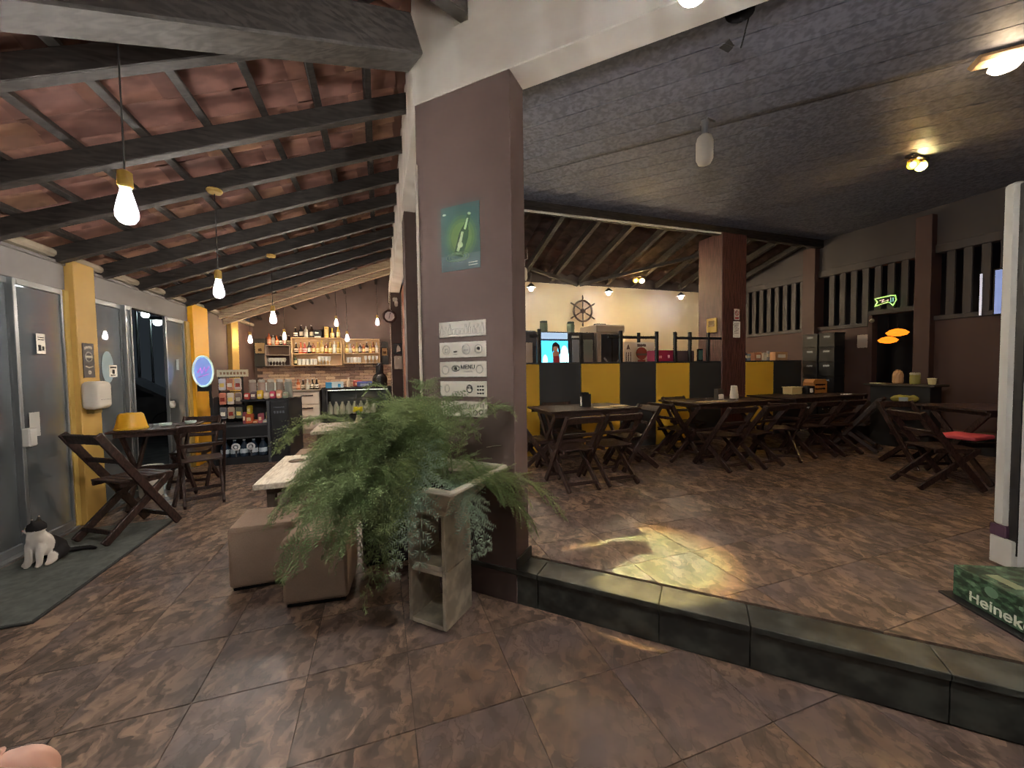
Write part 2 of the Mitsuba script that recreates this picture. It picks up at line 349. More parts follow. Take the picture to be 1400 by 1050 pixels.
# ------------------------------------------------------------------ dark flat ceiling of the dining area, tile roof behind it
cu = struct('ceiling_upper', 'flat dark boarded ceiling of the dining area')
tex('ceiling_boards', wood_fn('#4b4c55', '#5d5e68', 9, 9, 9, 0), rough=.6, spec=.3)
ZC = 3.60
room = Polygon([(.46, 5.0), (7.92, 5.0), (7.92, -3.0), (6.1, -3.0), (.46, 2.64)])
def board(d0, d1, z):
    q = Polygon([tuple(O+ES*a-ET*b) for a, b in ((-9, d0), (12, d0), (12, d1), (-9, d1))]).intersection(room)
    if not q.is_empty and q.geom_type == 'Polygon' and q.area > .02: part(cu, 'board', prism(q.simplify(.001), z, z+.03), 'ceiling_boards')
d = .06
while d < 9.2:
    board(d+.004, d+.236, ZC if d < 1.9 else ZC+.10); d += .24
cq = Polygon([tuple(O+ES*a-ET*b) for a, b in ((-9, .05), (12, .05), (12, 10), (-9, 10))]).intersection(room)
part(cu, 'deck', prism(cq, ZC+.14, ZC+.16), mat('#1c1a1a', .8))
part(cu, 'edge_beam', box(.46, 7.9, 4.98, 5.06, ZC-.04, ZC+.3, .01), 'roof_timber')
part(cu, 'edge_trim', tube([(.5, 4.965, ZC-.06), (5.33, 4.965, ZC-.02)], .016), mat('#d8d6d2', .35, .5), True, label='pale metal strip along the ceiling edge')
cr = struct('ceiling_rear', 'low tile roof sloping down to the cream wall')
def zy(y): return 3.10+.30*(7.0-y)
nR = np.array([0, .30, 1])/math.hypot(1, .30); dR = np.array([0, 1, -.30])/math.hypot(1, .30)
for k, x in enumerate(np.arange(.75, 7.8, .62)): part(cr, 'rafter', slopebar((x, 5.07, zy(5.07)), (x, 6.995, zy(6.995)), .07, .11, nR), 'roof_timber')
tex('terracotta_shaded', terracotta('#221a19', '#352927', 3.1), rough=.85, spec=.15); shaded_tile = mikit.ply(barrel(.40, TW+.02), 'terracotta_shaded', True)  # tile colour darkened to stand for the dim light on the rear roof
for i in range(5):
    for j in range(31):
        o = np.array([.62+TW*j, 5.02+.40*i, zy(5.02+.40*i)])+nR*.13
        part(cr, 'roof_tile', shaded_tile, None, to=frame(o, dR, np.cross(nR, dR), nR))
part(cr, 'roof_deck', M([(.46, 4.98, zy(4.98)+.24), (7.95, 4.98, zy(4.98)+.24), (7.95, 7.15, zy(7.15)+.24), (.46, 7.15, zy(7.15)+.24)], [[0, 1, 2], [0, 2, 3]]), mat('#3a2a26', .9))  # added sheet behind the rear tiles to close their gaps
part(cr, 'brace', beam((2.66, 6.6, 3.22), (3.78, 6.95, 3.07), .05, .06), 'roof_timber')
part(cr, 'brace', beam((3.82, 6.95, 3.07), (6.0, 5.3, 3.52), .05, .06), 'roof_timber')

# ------------------------------------------------------------------ left glazed wall
wl = struct('wall_left', 'left side wall of glass doors between yellow columns')
XW = -2.73
part(wl, 'wall_plate', beam((XW-.02, -3, 2.515), (XW-.02, 10.4, 2.515), .1, .07, .02), mat('#8f8474', .6), label='pale timber plate under the eaves')
COL = [(4.74, 5.02), (7.15, 7.70), (8.76, 9.15)]
for i, (a, b) in enumerate(COL): part(wl, 'column', box(XW-.12, XW+.07, a, b, 0, 2.48, .006), MUST if i != 1 else YEL)
part(wl, 'jamb', box(XW-.06, XW+.03, 4.68, 4.738, 0, 2.2, .004), MUSTARD_SHADED)
part(wl, 'jamb', box(XW-.06, XW+.03, 7.03, 7.148, 0, 2.2, .004), MUSTARD_SHADED)
for a, b in ((-3, 4.738), (5.02, 7.148), ): 
    part(wl, 'header_panel', box(XW-.08, XW+.005, a, b, 2.2, 2.46, .004), GREYP)
    part(wl, 'header_trim', box(XW-.085, XW+.02, a, b, 2.425, 2.455, .004), mat('#4f4b49', .6))
part(wl, 'wall_panel', box(XW-.08, XW, 7.70, 8.76, 0, 2.46, .004), BROWNP)
part(wl, 'wall_panel', box(XW-.08, XW, 9.15, 10.4, 0, 2.46, .004), BROWNP)
def frame_bars(k, y0, y1, x, z1=2.2, w=.05):
    part(k, 'stile', box(x-.018, x+.018, y0, y0+w, .02, z1, .004), ALU)
    part(k, 'stile', box(x-.018, x+.018, y1-w, y1, .02, z1, .004), ALU)
    part(k, 'rail', box(x-.018, x+.018, y0+w, y1-w, .02, .08, .004), ALU)
    part(k, 'rail', box(x-.018, x+.018, y0+w, y1-w, z1-.05, z1, .004), ALU)
    p = M([(x, y0+w, .08), (x, y1-w, .08), (x, y1-w, z1-.05), (x, y0+w, z1-.05)], [[0, 1, 2], [0, 2, 3]])
    part(k, 'pane', p, 'window_glass')
for i, (a, b, x) in enumerate(((.5, 1.75, -2.76), (1.7, 2.98, -2.73), (2.94, 4.22, -2.76), (4.17, 4.70, -2.73))):
    k = struct('door_%d' % (i+1), 'sliding glass door panel with aluminium stiles'); frame_bars(k, a, b, x, w=.035 if i == 3 else .05)
part('door_4', 'latch', box(-2.715, -2.66, 4.16, 4.24, .85, 1.0, .01), mat('#a9a7a2', .4), label='pale grey lock box at mid height')
for i, (a, b) in enumerate(((5.02, 5.56), (6.49, 7.03))):
    k = struct('door_%d' % (i+5), 'fixed glass panel beside the open doorway'); frame_bars(k, a, b, -2.74, w=.03)
part('door_6', 'latch', mv(lathe([(0.001, -.02), (.05, -.02), (.05, .02), (0.001, .02)], 16, False), frame((-2.71, 6.54, 1.0), (0, 1, 0), (0, 0, 1), (1, 0, 0))), mat('#c9c7c0', .4), True, label='round pale lock on the frame')
k = struct('door_7', 'narrow sliding glass leaf standing in the doorway'); frame_bars(k, 5.53, 5.66, -2.70, w=.025)
tr = struct('trim_1', 'aluminium floor track of the sliding doors', box(XW-.06, XW+.04, .4, 4.70, .0, .018, .003), ALU)
tr = struct('trim_2', 'aluminium floor track of the doorway', box(XW-.06, XW+.04, 5.02, 7.03, .0, .018, .003), ALU)
# things on the glass and columns
FL = lambda y, z, x=XW+.022: frame((x, y, z), (0, 1, 0), (0, 0, 1), (1, 0, 0))
def sheet(m, w, h, th=.002): return mv(box(-w/2, w/2, -h/2, h/2, 0, th), m)
n_ = thing('notice', 'white printed notice taped high on the left glass door', 'notice')
m_ = FL(4.40, 1.69); part(n_, 'paper', sheet(m_, .09, .17), PAPER)
part(n_, 'print', join([mv(box(-.03, .03, .03+i*.02, .036+i*.02, .002, .003), m_) for i in range(2)]+[mv(box(-.03, .0, -.06, -.01, .002, .003), m_), mv(box(.01, .03, -.055, -.02, .002, .003), m_)]), INK)
solo('paper_sheet', sheet(FL(4.29, 1.02), .10, .20), mat('#9d9c97', .8), 'plain grey-white sheet of paper taped on the glass door above the cat', 'paper')
n_ = thing('window_decal', 'pale oval decal with a white card on the glass beside the first yellow column', 'decal')
m_ = FL(5.29, 1.50, -2.735); part(n_, 'oval', mv(prism(Polygon([(.095*math.cos(a), .17*math.sin(a)) for a in np.linspace(0, 2*np.pi, 28)]), 0, .002), m_), mat('#8fa3ab', .6))
m2 = FL(5.37, 1.46, -2.732); part(n_, 'card', sheet(m2, .13, .13), PAPER, label='white card with dark print')
part(n_, 'print', join([mv(box(-.05, .05, .03, .045, .002, .003), m2), mv(box(-.02, .02, -.03, .015, .002, .003), m2), mv(box(-.05, .03, -.05, -.04, .002, .003), m2)]), INK)
solo('notice', sheet(FL(6.80, 1.55, -2.735), .07, .15), mat('#a3aeb0', .7), 'small pale notice on the far glass panel before the second yellow column', 'notice')
n_ = thing('poster', 'small black poster with white lettering on the first yellow column', 'poster')
m_ = FL(4.865, 1.56, XW+.071); part(n_, 'sheet', sheet(m_, .15, .33, .006), mat('#2c2422', .6))
mm = m_.copy(); mm[:3, 3] += .006*m_[:3, 2]
sh = lambda y: frame(m_[:3, 3]+m_[:3, 1]*y+m_[:3, 2]*.0065, m_[:3, 0], m_[:3, 1], m_[:3, 2])
part(n_, 'print', join([mv(box(-.055+i*.022, -.041+i*.022, .105+.012*math.sin(i*.63), .128+.012*math.sin(i*.63), .0065, .0075), m_) for i in range(5)]+[mv(box(-.05, .05, .025, .045, .0065, .0075), m_), mv(ring(.045, .003, 24, 5), sh(.035)), mv(tube([(-.05, -.055, 0), (0, -.068, 0), (.05, -.055, 0)], .006, 5), sh(0)), mv(ring(.014, .005, 12, 5), sh(-.115))]), mat('#c9c1b4', .7))
n_ = thing('towel_dispenser', 'white paper towel dispenser mounted on the first yellow column', 'dispenser')
def hullpts(P): return M(np.array(P), _hull_faces(np.array(P)-np.mean(P, 0)))
def rbox(x0, x1, y0, y1, z0, z1, r, seg=4):
    """Box with round edges."""
    a = np.linspace(0, np.pi/2, seg); d = []
    for u in a:
        for w in a: d.append((math.cos(u)*math.cos(w), math.cos(u)*math.sin(w), math.sin(u)))
    d = np.array(d); c = np.array([[x0+x1, y0+y1, z0+z1]])/2; h = np.array([x1-x0, y1-y0, z1-z0])/2-r
    P = np.vstack([c+s*h+d*s*r for s in _S]); P = np.unique(np.round(P, 6), axis=0)
    from scipy.spatial import ConvexHull
    hl = ConvexHull(P); f = hl.simplices.copy(); nn = np.cross(P[f[:, 1]]-P[f[:, 0]], P[f[:, 2]]-P[f[:, 0]])
    bad = (nn*(P[f].mean(1)-c)).sum(1) < 0; f[bad] = f[bad][:, ::-1]
    return M(P, f)
part(n_, 'housing', rbox(-2.66, -2.53, 4.72, 4.96, 1.09, 1.36, .045), mat('#c6c0b6', .35), 40)
part(n_, 'bracket', box(-2.66, -2.60, 4.80, 4.92, 1.05, 1.09, .006), mat('#7b6a3a', .5))
part(n_, 'seam', box(-2.535, -2.526, 4.77, 4.91, 1.18, 1.184), mat('#8a857d', .5))

# ------------------------------------------------------------------ bar walls
wb = struct('wall_back', 'brown rear wall of the bar')
part(wb, 'wall', prism(Polygon([(-2.8, 0), (.6, 0), (.6, 4.05), (-2.8, 2.78)]), 0, .12).apply_transform(frame((0, 10.52, 0), (1, 0, 0), (0, 0, 1), (0, -1, 0))), 'brown_paint')
bk = [mat(c, .8, .2) for c in ('#a08674', '#bda48c', '#8b7264', '#cdb79b', '#ab9383')]
bply = [mikit.ply(box(0, .215, -.018, 0, 0, .066, .006), m) for m in bk]
for r in range(8):
    for c in range(16):
        x = -2.68+c*.22-(.11 if r % 2 else 0)
        if x < -2.73 or x > .25: continue
        part(wb, 'brick', bply[int(rng.integers(5))], None, to=frame((x, 10.40+rng.uniform(-.006, .004), 1.02+r*.0715), (1, 0, 0), (0, 1, 0), (0, 0, 1)))
wr = struct('wall_bar_right', 'brown wall closing the bar on the right')
part(wr, 'wall', box(.50, .62, 7.0, 10.4, 0, 3.2), mat('#7a4f3e', .7))
part(wr, 'post', box(.24, .52, 9.0, 9.12, 0, 3.14, .004), 'brown_paint')
part(wr, 'edge_strip', box(.245, .262, 8.985, 9.0, 0, 3.14, .003), mat('#b5a99b', .6))
part(wr, 'edge_strip', box(.49, .51, 8.985, 9.0, 0, 3.14, .003), mat('#b5a99b', .6))

# ------------------------------------------------------------------ dining area walls
ww = struct('wall_wheel', 'cream wall at the back of the dining area')
part(ww, 'wall', box(.55, 7.9, 7.0, 7.12, 0, 3.08), 'cream_paint'); part(ww, 'wall_top', box(.55, 7.9, 7.0, 7.12, 3.08, 3.34), mat('#2b2322', .8))  # wall top coloured dark to keep the rafter gaps dark
ws = struct('wall_right', 'slatted dark side wall of the dining area')
SLT = mat('#3d393a', .6, .3); WL = mat('#443331', .65, .3)
XR = 7.8
part(ws, 'lower_wall', box(XR, XR+.12, 4.26, 7.0, 0, 2.04), WL)
part(ws, 'lower_wall', box(XR, XR+.12, -3.0, 3.62, 0, 2.04), WL)
part(ws, 'sill_rail', box(XR-.03, XR+.12, 4.26, 7.0, 2.04, 2.11, .006), SLT)
part(ws, 'sill_rail', box(XR-.03, XR+.12, -3.0, 3.62, 2.04, 2.11, .006), SLT)
part(ws, 'lintel', box(XR-.03, XR+.12, 3.62, 4.26, 2.22, 2.30, .006), SLT)
part(ws, 'top_rail', box(XR-.03, XR+.12, -3.0, 7.0, 3.02, 3.14, .006), SLT)
for a, b in ((5.05, 5.27), (3.44, 3.63), (1.4, 1.6)): part(ws, 'post', box(XR-.12, XR+.14, a, b, UZ, 3.59, .006), WL)
part(ws, 'upper_wall', box(XR, XR+.10, -3, 7.0, 3.14, 3.9), SLT)
y = 6.9
while y > 1.0:
    if not any(a-.06 < y < b+.06 for a, b in ((5.05, 5.27), (3.44, 3.63), (1.4, 1.6))):
        z0 = 2.30 if 3.62 < y < 4.26 else 2.11
        part(ws, 'slat', box(XR+.0, XR+.035, y-.045, y+.045, z0, 3.03, .004), SLT)
    y -= .172
part(ws, 'door_jamb', box(XR-.02, XR+.12, 4.20, 4.26, UZ, 2.22, .004), WL)
# beyond the walls: night street, next room
struct('ground', 'dark asphalt street outside', box(-40, 40, -20, 45, -.2, -.125), 'asphalt')
wn = struct('wall_far_room', 'unseen far wall beyond the doorway, keeping the slat gaps dark', box(13.0, 13.1, -2, 18, -.12, 4.5), mat('#2a2a2c', .9))  # out of view, extended to darken the gaps between the slats
struct('floor_far_room', 'dark floor of the room beyond the doorway', box(7.93, 13.0, -2, 10, 0, UZ-.01), mat('#2a2422', .7))
for i, (x, y, z) in enumerate(((10.5, 5.22, 2.07), (11.5, 5.89, 1.97))):
    k = thing('pendant_lamp', ('larger upper' if i == 0 else 'smaller lower')+' glowing orange pendant shade seen through the dark doorway', 'lamp', )
    part(k, 'shade', at(lathe([(.02, .09), (.12, .06), (.19, 0), (.15, -.05), (.04, -.08)], 20), x, y, z), mat('#d06a18', .6), True, emitter=emit((1, .17, .01), .55))
    part(k, 'cord', tube([(x, y, z+.08), (x, y, 3.9)], .006), BLACK)
    struct('ceiling_far_room', 'unlit ceiling strip beyond the doorway', box(x-.3, x+.3, y-.3, y+.3, 3.9, 3.95), mat('#222222', .9))
# outside on the street
for i, (x, y, z, e) in enumerate(((-6.6, 14.6, 3.2, 14), (-8, 18.5, 3.4, 18), (-4.3, 6.75, 2.66, 7))):
    k = thing('street_lamp', ('white street lamp shining through the open doorway, left of two', 'greenish white street lamp shining through the open doorway, right of two', 'white floodlight outside above the nearest glass door')[i], 'lamp')
    r = (.10, .14, .10)[i]
    part(k, 'pole', tube([(x-.4, y+.4, -.13), (x-.4, y+.4, z+.25), (x, y, z+.18)], .04, 8), STEEL, True)
    part(k, 'head', box(x-.18, x+.18, y-.18, y+.18, z+.08, z+.2, .02), STEEL)
    part(k, 'bulb', at(trimesh.creation.icosphere(2, r), x, y, z), WHITEP, True, emitter=emit((.85, 1, .95), e))
def car(name, label, x, y, a, paint):
    k = thing(name, label, 'car')
    f = rotz(a, (x, y, -.125))
    prof = [(-2.1, .35), (-2.1, .75), (-1.9, .88), (-1.25, .95), (-.7, 1.42), (.55, 1.45), (1.25, .98), (1.95, .86), (2.1, .65), (2.1, .35)]
    g = trimesh.creation.extrude_polygon(Polygon(prof), 1.7, engine='earcut'); g.apply_translation((0, 0, -.85))
    part(k, 'body', mv(g, f@frame((0, 0, 0), (1, 0, 0), (0, 0, 1), (0, -1, 0))), paint)
    for sx in (-1.3, 1.3):
        for sy in (-.8, .8):
            w = part(k, 'wheel', mv(lathe([(.12, -.09), (.30, -.10), (.32, -.05), (.32, .05), (.30, .10), (.12, .09)], 20), f@frame((sx, sy, .32), (1, 0, 0), (0, 0, 1), (0, -1, 0))), BLACK, 40)
    gl = [(-1.12, 1.0), (-.66, 1.36), (.5, 1.38), (1.08, 1.0)]
    for sy in (-.856, .856):
        g = trimesh.creation.extrude_polygon(Polygon(gl), .01, engine='earcut'); g.apply_translation((0, 0, -.005))
        part(k, 'side_window', mv(g, f@frame((0, sy, 0), (1, 0, 0), (0, 0, 1), (0, -1, 0))), mat('#0c0e11', .08, .7))
    for sy in (-.62, .62):
        part(k, 'tail_light', mv(cbox((-2.1, sy, .72), (.05, .3, .12), .02), f), mat('#a01420', .3), emitter=emit((1, .1, .15), .5))
    return k
car('car', 'dark car parked on the street seen through the open doorway', -6.4, 12.2, .25, mat('#16181c', .15, .6, clearcoat=1.0))
car('car', 'red car parked outside behind the nearest glass door', -6.6, 7.0, 1.35, mat('#4a0f18', .2, .6, clearcoat=1.0))

# ------------------------------------------------------------------ pendant bulbs
def pendant(name, label, x, y, z, ztop, k, group=None, gold=True, tint=WHITE, scale=1.0):
    t = thing(name, label, 'pendant lamp', group)
    s = scale
    part(t, 'canopy', at(lathe([(.055, 0), (.06, -.012), (.05, -.03), (.012, -.038)], 20), x, y, ztop), mat('#a88a4c', .4), 40)
    part(t, 'cord', tube([(x, y, z+.15*s), (x, y, ztop-.03)], .0035, 6), BLACK)
    part(t, 'socket', at(lathe([(.010, .175*s), (.026*s, .165*s), (.028*s, .105*s), (.022*s, .095*s)], 16), x, y, z), mat('#a3853f', .4), 40)
    part(t, 'bulb', at(lathe([(.016*s, .10*s), (.022*s, .075*s), (.033*s, .03*s), (.041*s, -.01*s), (.040*s, -.035*s), (.028*s, -.058*s), (.008*s, -.068*s)], 16), x, y, z), WHITEP, True, emitter=emit(tint, k))
    return t
zt = lambda x: za(x)+.01
pendant('pendant_bulb', 'nearest and largest glowing pendant bulb under the tile roof', -1.07, 2.26, 2.17, zt(-1.07), 150, tint=WHITE)
pendant('pendant_bulb', 'glowing pendant bulb second from the camera in the row under the tile roof', -1.29, 3.99, 2.13, zt(-1.29), 130, tint=WHITE)
pendant('pendant_bulb', 'glowing pendant bulb farthest of the three in the row under the tile roof', -1.32, 5.92, 2.13, zt(-1.32), 130, tint=WHITE)
def zfront(x, y): return zb((x-O[0])*ET[0]+(y-O[1])*ET[1])
for i, sb_ in enumerate((1.3, 3.2)):
    x, y = -.836+.707*sb_, 1.554-.707*sb_
    pendant('pendant_bulb', 'unseen pendant bulb under the front roof slope, '+ORD[i]+' from the hip beam', x, y, 2.25, zfront(x, y)+.01, 45)  # out of view, placed to light the near floor, pillar and beam
bar = [(-2.42, 9.0, 2.07, 60, 'orange-toned pendant bulb over the left end of the bar', AMBER*.5+WARM*.5), (-.87, 9.3, 2.47, 60, 'pendant bulb hanging above the middle bottle rack', WARM), (-.66, 9.3, 2.14, 75, 'brightest pendant bulb between the middle and right bottle racks', WHITE),
       (-.02, 9.3, 2.51, 60, 'pendant bulb near the wall clock over the right end of the bar', WARM), (-1.92, 9.5, 2.18, 30, 'small dim pendant bulb over the left bottle rack', AMBER*.5+WARM*.5)]
for x, y, z, k, l, tn in bar: pendant('pendant_bulb', l, x, y, z, za(x)+.262, k*1.3, tint=tn, scale=.95)

# upper lamps
def twin_spot(label, x, y, z, k, d, tint=AMBER, r=.055):
    t = thing('spot_lamp', label, 'lamp')
    part(t, 'base_plate', cbox((x, y, z+.085), (.3, .08, .03), .008), DARKM)
    for i, s in enumerate((-.07, .075)):
        part(t, 'arm', tube([(x+s, y, z+.08), (x+s, y, z+.03)], .01), DARKM)
        g = lathe([(.018, .09), (.045, .06), (r, 0), (r-.006, .0)], 16, False)
        dd = np.array(d, float); dd /= np.linalg.norm(dd); a = np.cross((0, 1, 0), -dd); a /= np.linalg.norm(a)
        f = frame((x+s, y, z), a, np.cross(-dd, a), -dd)
        part(t, 'shade', mv(g, f), mat('#9a7a2a', .35), 40)
        part(t, 'bulb', mv(trimesh.creation.icosphere(2, r*.75 if i else r*.45), f), WHITEP, True, emitter=emit(tint, k if i else k*.35))
    return t
twin_spot('amber twin spot lamp above the cream wall, left of the square brown post', 4.89, 6.50, 3.12, 120, (-.3, -.7, -.6))
twin_spot('amber twin spot lamp on the dark ceiling high to the right', 5.69, 2.69, 3.60, 260, (-.5, -.3, -.6))
k = thing('ceiling_lamp', 'bright oblong ceiling lamp at the upper right on the dark ceiling', 'lamp')
c_ = np.array([4.22, 1.53, 3.51])
part(k, 'plate', mv(box(-.17, .17, -.07, .07, .03, .08, .02), rotz(-.78, c_)), mat('#a88a68', .5))
part(k, 'bulb', at(lathe([(.03, .03), (.07, .02), (.085, -.01), (.06, -.04), (.01, -.055)], 20), *c_), WHITEP, True, emitter=emit(np.array([1, .74, .46]), 17))
LP_ = np.array([.90, .94, 2.53])
k = thing('ceiling_lamp', 'very bright bulb at the top edge before the white beam', 'lamp')
part(k, 'socket', at(lathe([(.03, .15), (.03, .10), (.022, .05)], 16), *LP_), WHITEP, 40); part(k, 'cord', tube([LP_+[0, 0, .14], (LP_[0], LP_[1], zfront(LP_[0], LP_[1])+.02)], .005), BLACK)
part(k, 'bulb', at(trimesh.creation.icosphere(2, .045), *LP_), WHITEP, True, emitter=emit(WHITE, 640))
k = thing('spot_lamp', 'unseen amber spot lamp above the step, masked to shape the floor patch', 'lamp')  # unseen lamp, placed to throw the yellow patch on the floor
SPZ = np.array([1.98, 1.72, 3.44]); TGT = np.array([1.60, 2.02, UZ])
sd_ = (SPZ-TGT)/np.linalg.norm(SPZ-TGT); sx_ = np.cross((0, 1, 0), sd_); sx_ /= np.linalg.norm(sx_); SPF = frame(SPZ, sx_, np.cross(sd_, sx_), sd_)
part(k, 'housing', mv(lathe([(.075, -.03), (.075, .05), (.03, .12)], 20, False), SPF), BLACK, 40); part(k, 'mount', tube([SPZ+[0, 0, .05], (SPZ[0], SPZ[1], 3.60)], .015), BLACK)
def shadow_mask(pts):  # masks cut by projection so their shadows edge the floor patch
    q = []
    for (x, y) in pts:
        f_ = np.array([x, y, UZ]); t_ = .20/((SPZ-f_)@sd_); q.append(SPZ+(f_-SPZ)*t_)
    q = np.array(q); l = np.linalg.inv(SPF) @ np.c_[q, np.ones(len(q))].T
    part(k, 'shutter', mv(prism(Polygon(l[:2].T), float(l[2].mean())-.001, float(l[2].mean())+.001), SPF), BLACK)
shadow_mask([(.7, 1.78), (1.22, 1.95), (1.585, 2.075), (1.62, 2.03), (1.66, 2.02), (1.70, 2.20), (1.62, 2.26), (.7, 2.30)])
shadow_mask([(.7, 2.36), (1.55, 2.33), (1.78, 2.30), (1.9, 3.0), (.7, 3.0)])
part(k, 'shutter_arm', tube([(SPF@[.07, 0, -.03, 1])[:3], (SPF@[.05, .0, -.2, 1])[:3]], .004), BLACK)
scene[k+'__spot'] = {'type': 'spot', 'to_world': T4().look_at(origin=SPZ.tolist(), target=TGT.tolist(), up=[0, 1, 0]), 'intensity': rgb(np.array([1, .72, .25])*260*LW), 'cutoff_angle': 9.5, 'beam_width': 4.5}
for i, x in enumerate((2.60, 4.20, 5.92)):
    k = thing('hanging_lamp', ('left', 'middle', 'right')[i]+' of the three small lamps hung before the top of the cream wall', 'lamp'); y_, z_ = 6.5, 2.84
    part(k, 'cord', tube([(x, y_, z_+.08), (x, y_, zy(y_)+.15)], .005), BLACK)
    part(k, 'shade', at(lathe([(.02, .10), (.03, .085), (.085, .03), (.083, .028), (.028, .08)], 16, False), x, y_, z_), DARKM, 40)  # shade added to keep the bulb from lighting the roof above
    part(k, 'bulb', at(trimesh.creation.icosphere(2, .04), x, y_, z_), WHITEP, True, emitter=emit(np.array([1, .82, .56]), 330))
def jar_lamp(label, x, y, z, s, hang, zmount):
    t = thing('jar_lamp', label, 'lamp')
    part(t, 'globe', at(lathe([(.025*s, .11*s), (.05*s, .09*s), (.062*s, .05*s), (.062*s, -.07*s), (.045*s, -.11*s), (.01*s, -.12*s)], 20), x, y, z), mat('#c9c5bd', .3), True)
    part(t, 'collar', at(lathe([(.022*s, .11*s), (.022*s, .18*s), (.03*s, .19*s), (.03*s, .21*s)], 14), x, y, z), CHROME, 40)
    part(t, 'arm', tube([(x, y, z+.20*s), (x+.03*s, y, z+.24*s), hang, (hang[0], hang[1], zmount)], .009, 8), CHROME, True)
jar_lamp('unlit white glass jar lamp hanging from the dark ceiling', 2.75, 2.74, 3.32, 1.15, (2.86, 2.74, 3.58), 3.60)
jar_lamp('small unlit white jar lamp beside the right edge of the front pillar', 2.35, 6.2, 3.02, 1.0, (2.42, 6.2, 3.28), 3.50)

# ------------------------------------------------------------------ prints on the pillar
PF = lambda x, z, d=0.: FP @ frame((x, -.001-d, z), (1, 0, 0), (0, 0, 1), (0, -1, 0))
k = thing('poster', 'green poster of a beer bottle standing in rippling water on the wide front pillar', 'poster')
m_ = PF(.335, 2.24); W_, H_ = .285, .40
part(k, 'sheet', sheet(m_, W_, H_, .003), mat('#2f4d4c', .6))
def blob(m, rx, ry, n, z, cx=0, cy=0): return mv(prism(Polygon([(cx+rx*math.cos(a), cy+ry*math.sin(a)) for a in np.linspace(0, 2*np.pi, n+1)[:-1]]), z, z+.0003), m)
for i, (rx, ry, c) in enumerate(((.125, .15, '#34544e'), (.112, .134, '#3f6149'), (.095, .112, '#4f6e42'), (.076, .09, '#647f47'))): part(k, 'glow', blob(m_, rx, ry, 28, .003+.0003*i, .01, .0), mat(c, .6))
part(k, 'water', mv(box(-W_/2, W_/2, -H_/2, -.105, .0043, .0046), m_), mat('#4b6063', .5))
tl = math.radians(-19); bt = m_ @ frame((-.015, -.115, .0047), (math.cos(tl), math.sin(tl), 0), (-math.sin(tl), math.cos(tl), 0), (0, 0, 1))
part(k, 'bottle_print', mv(prism([(-.034, 0), (.034, 0), (.036, .13), (.028, .165), (.014, .20), (.013, .255), (-.013, .255), (-.014, .20), (-.028, .165), (-.036, .13)], 0, .0006), bt), mat('#1d3a25', .5))
part(k, 'bottle_highlight', join([mv(prism([(-.022, .03), (-.002, .03), (-.004, .15), (-.022, .15)], .0007, .0009), bt), mv(prism([(-.011, .165), (.006, .165), (.004, .235), (-.009, .235)], .0007, .0009), bt), blob(bt, .012, .008, 14, .0007, .0, .262), blob(bt, .02, .018, 18, .0010, -.006, .07)]), mat('#c7d3b4', .5))
part(k, 'ripple', join([mv(ring(R_, .0016, 30, 5, 1, .33), m_ @ frame((-.02, -.118, .0052), (1, 0, 0), (0, 1, 0), (0, 0, 1))) for R_ in (.045, .065, .085)]), mat('#9db58f', .5), True)
part(k, 'print', join([blob(m_, .013, .006, 12, .004, -.115, .155), mv(box(.06, .125, -.165, -.16, .0047, .0050), m_), mv(box(.06, .125, -.18, -.175, .0047, .0050), m_)]), mat('#d8d8cf', .6))
zs = [1.675, 1.545, 1.422, 1.298, 1.172]; nm = ('topmost', 'second from top', 'middle', 'second from bottom', 'lowest')
ds = ('a row of sketched bottles and glasses', 'four round sketches', 'a black eye sketch', 'sketched faces and dark marks', 'drawings behind the fern')
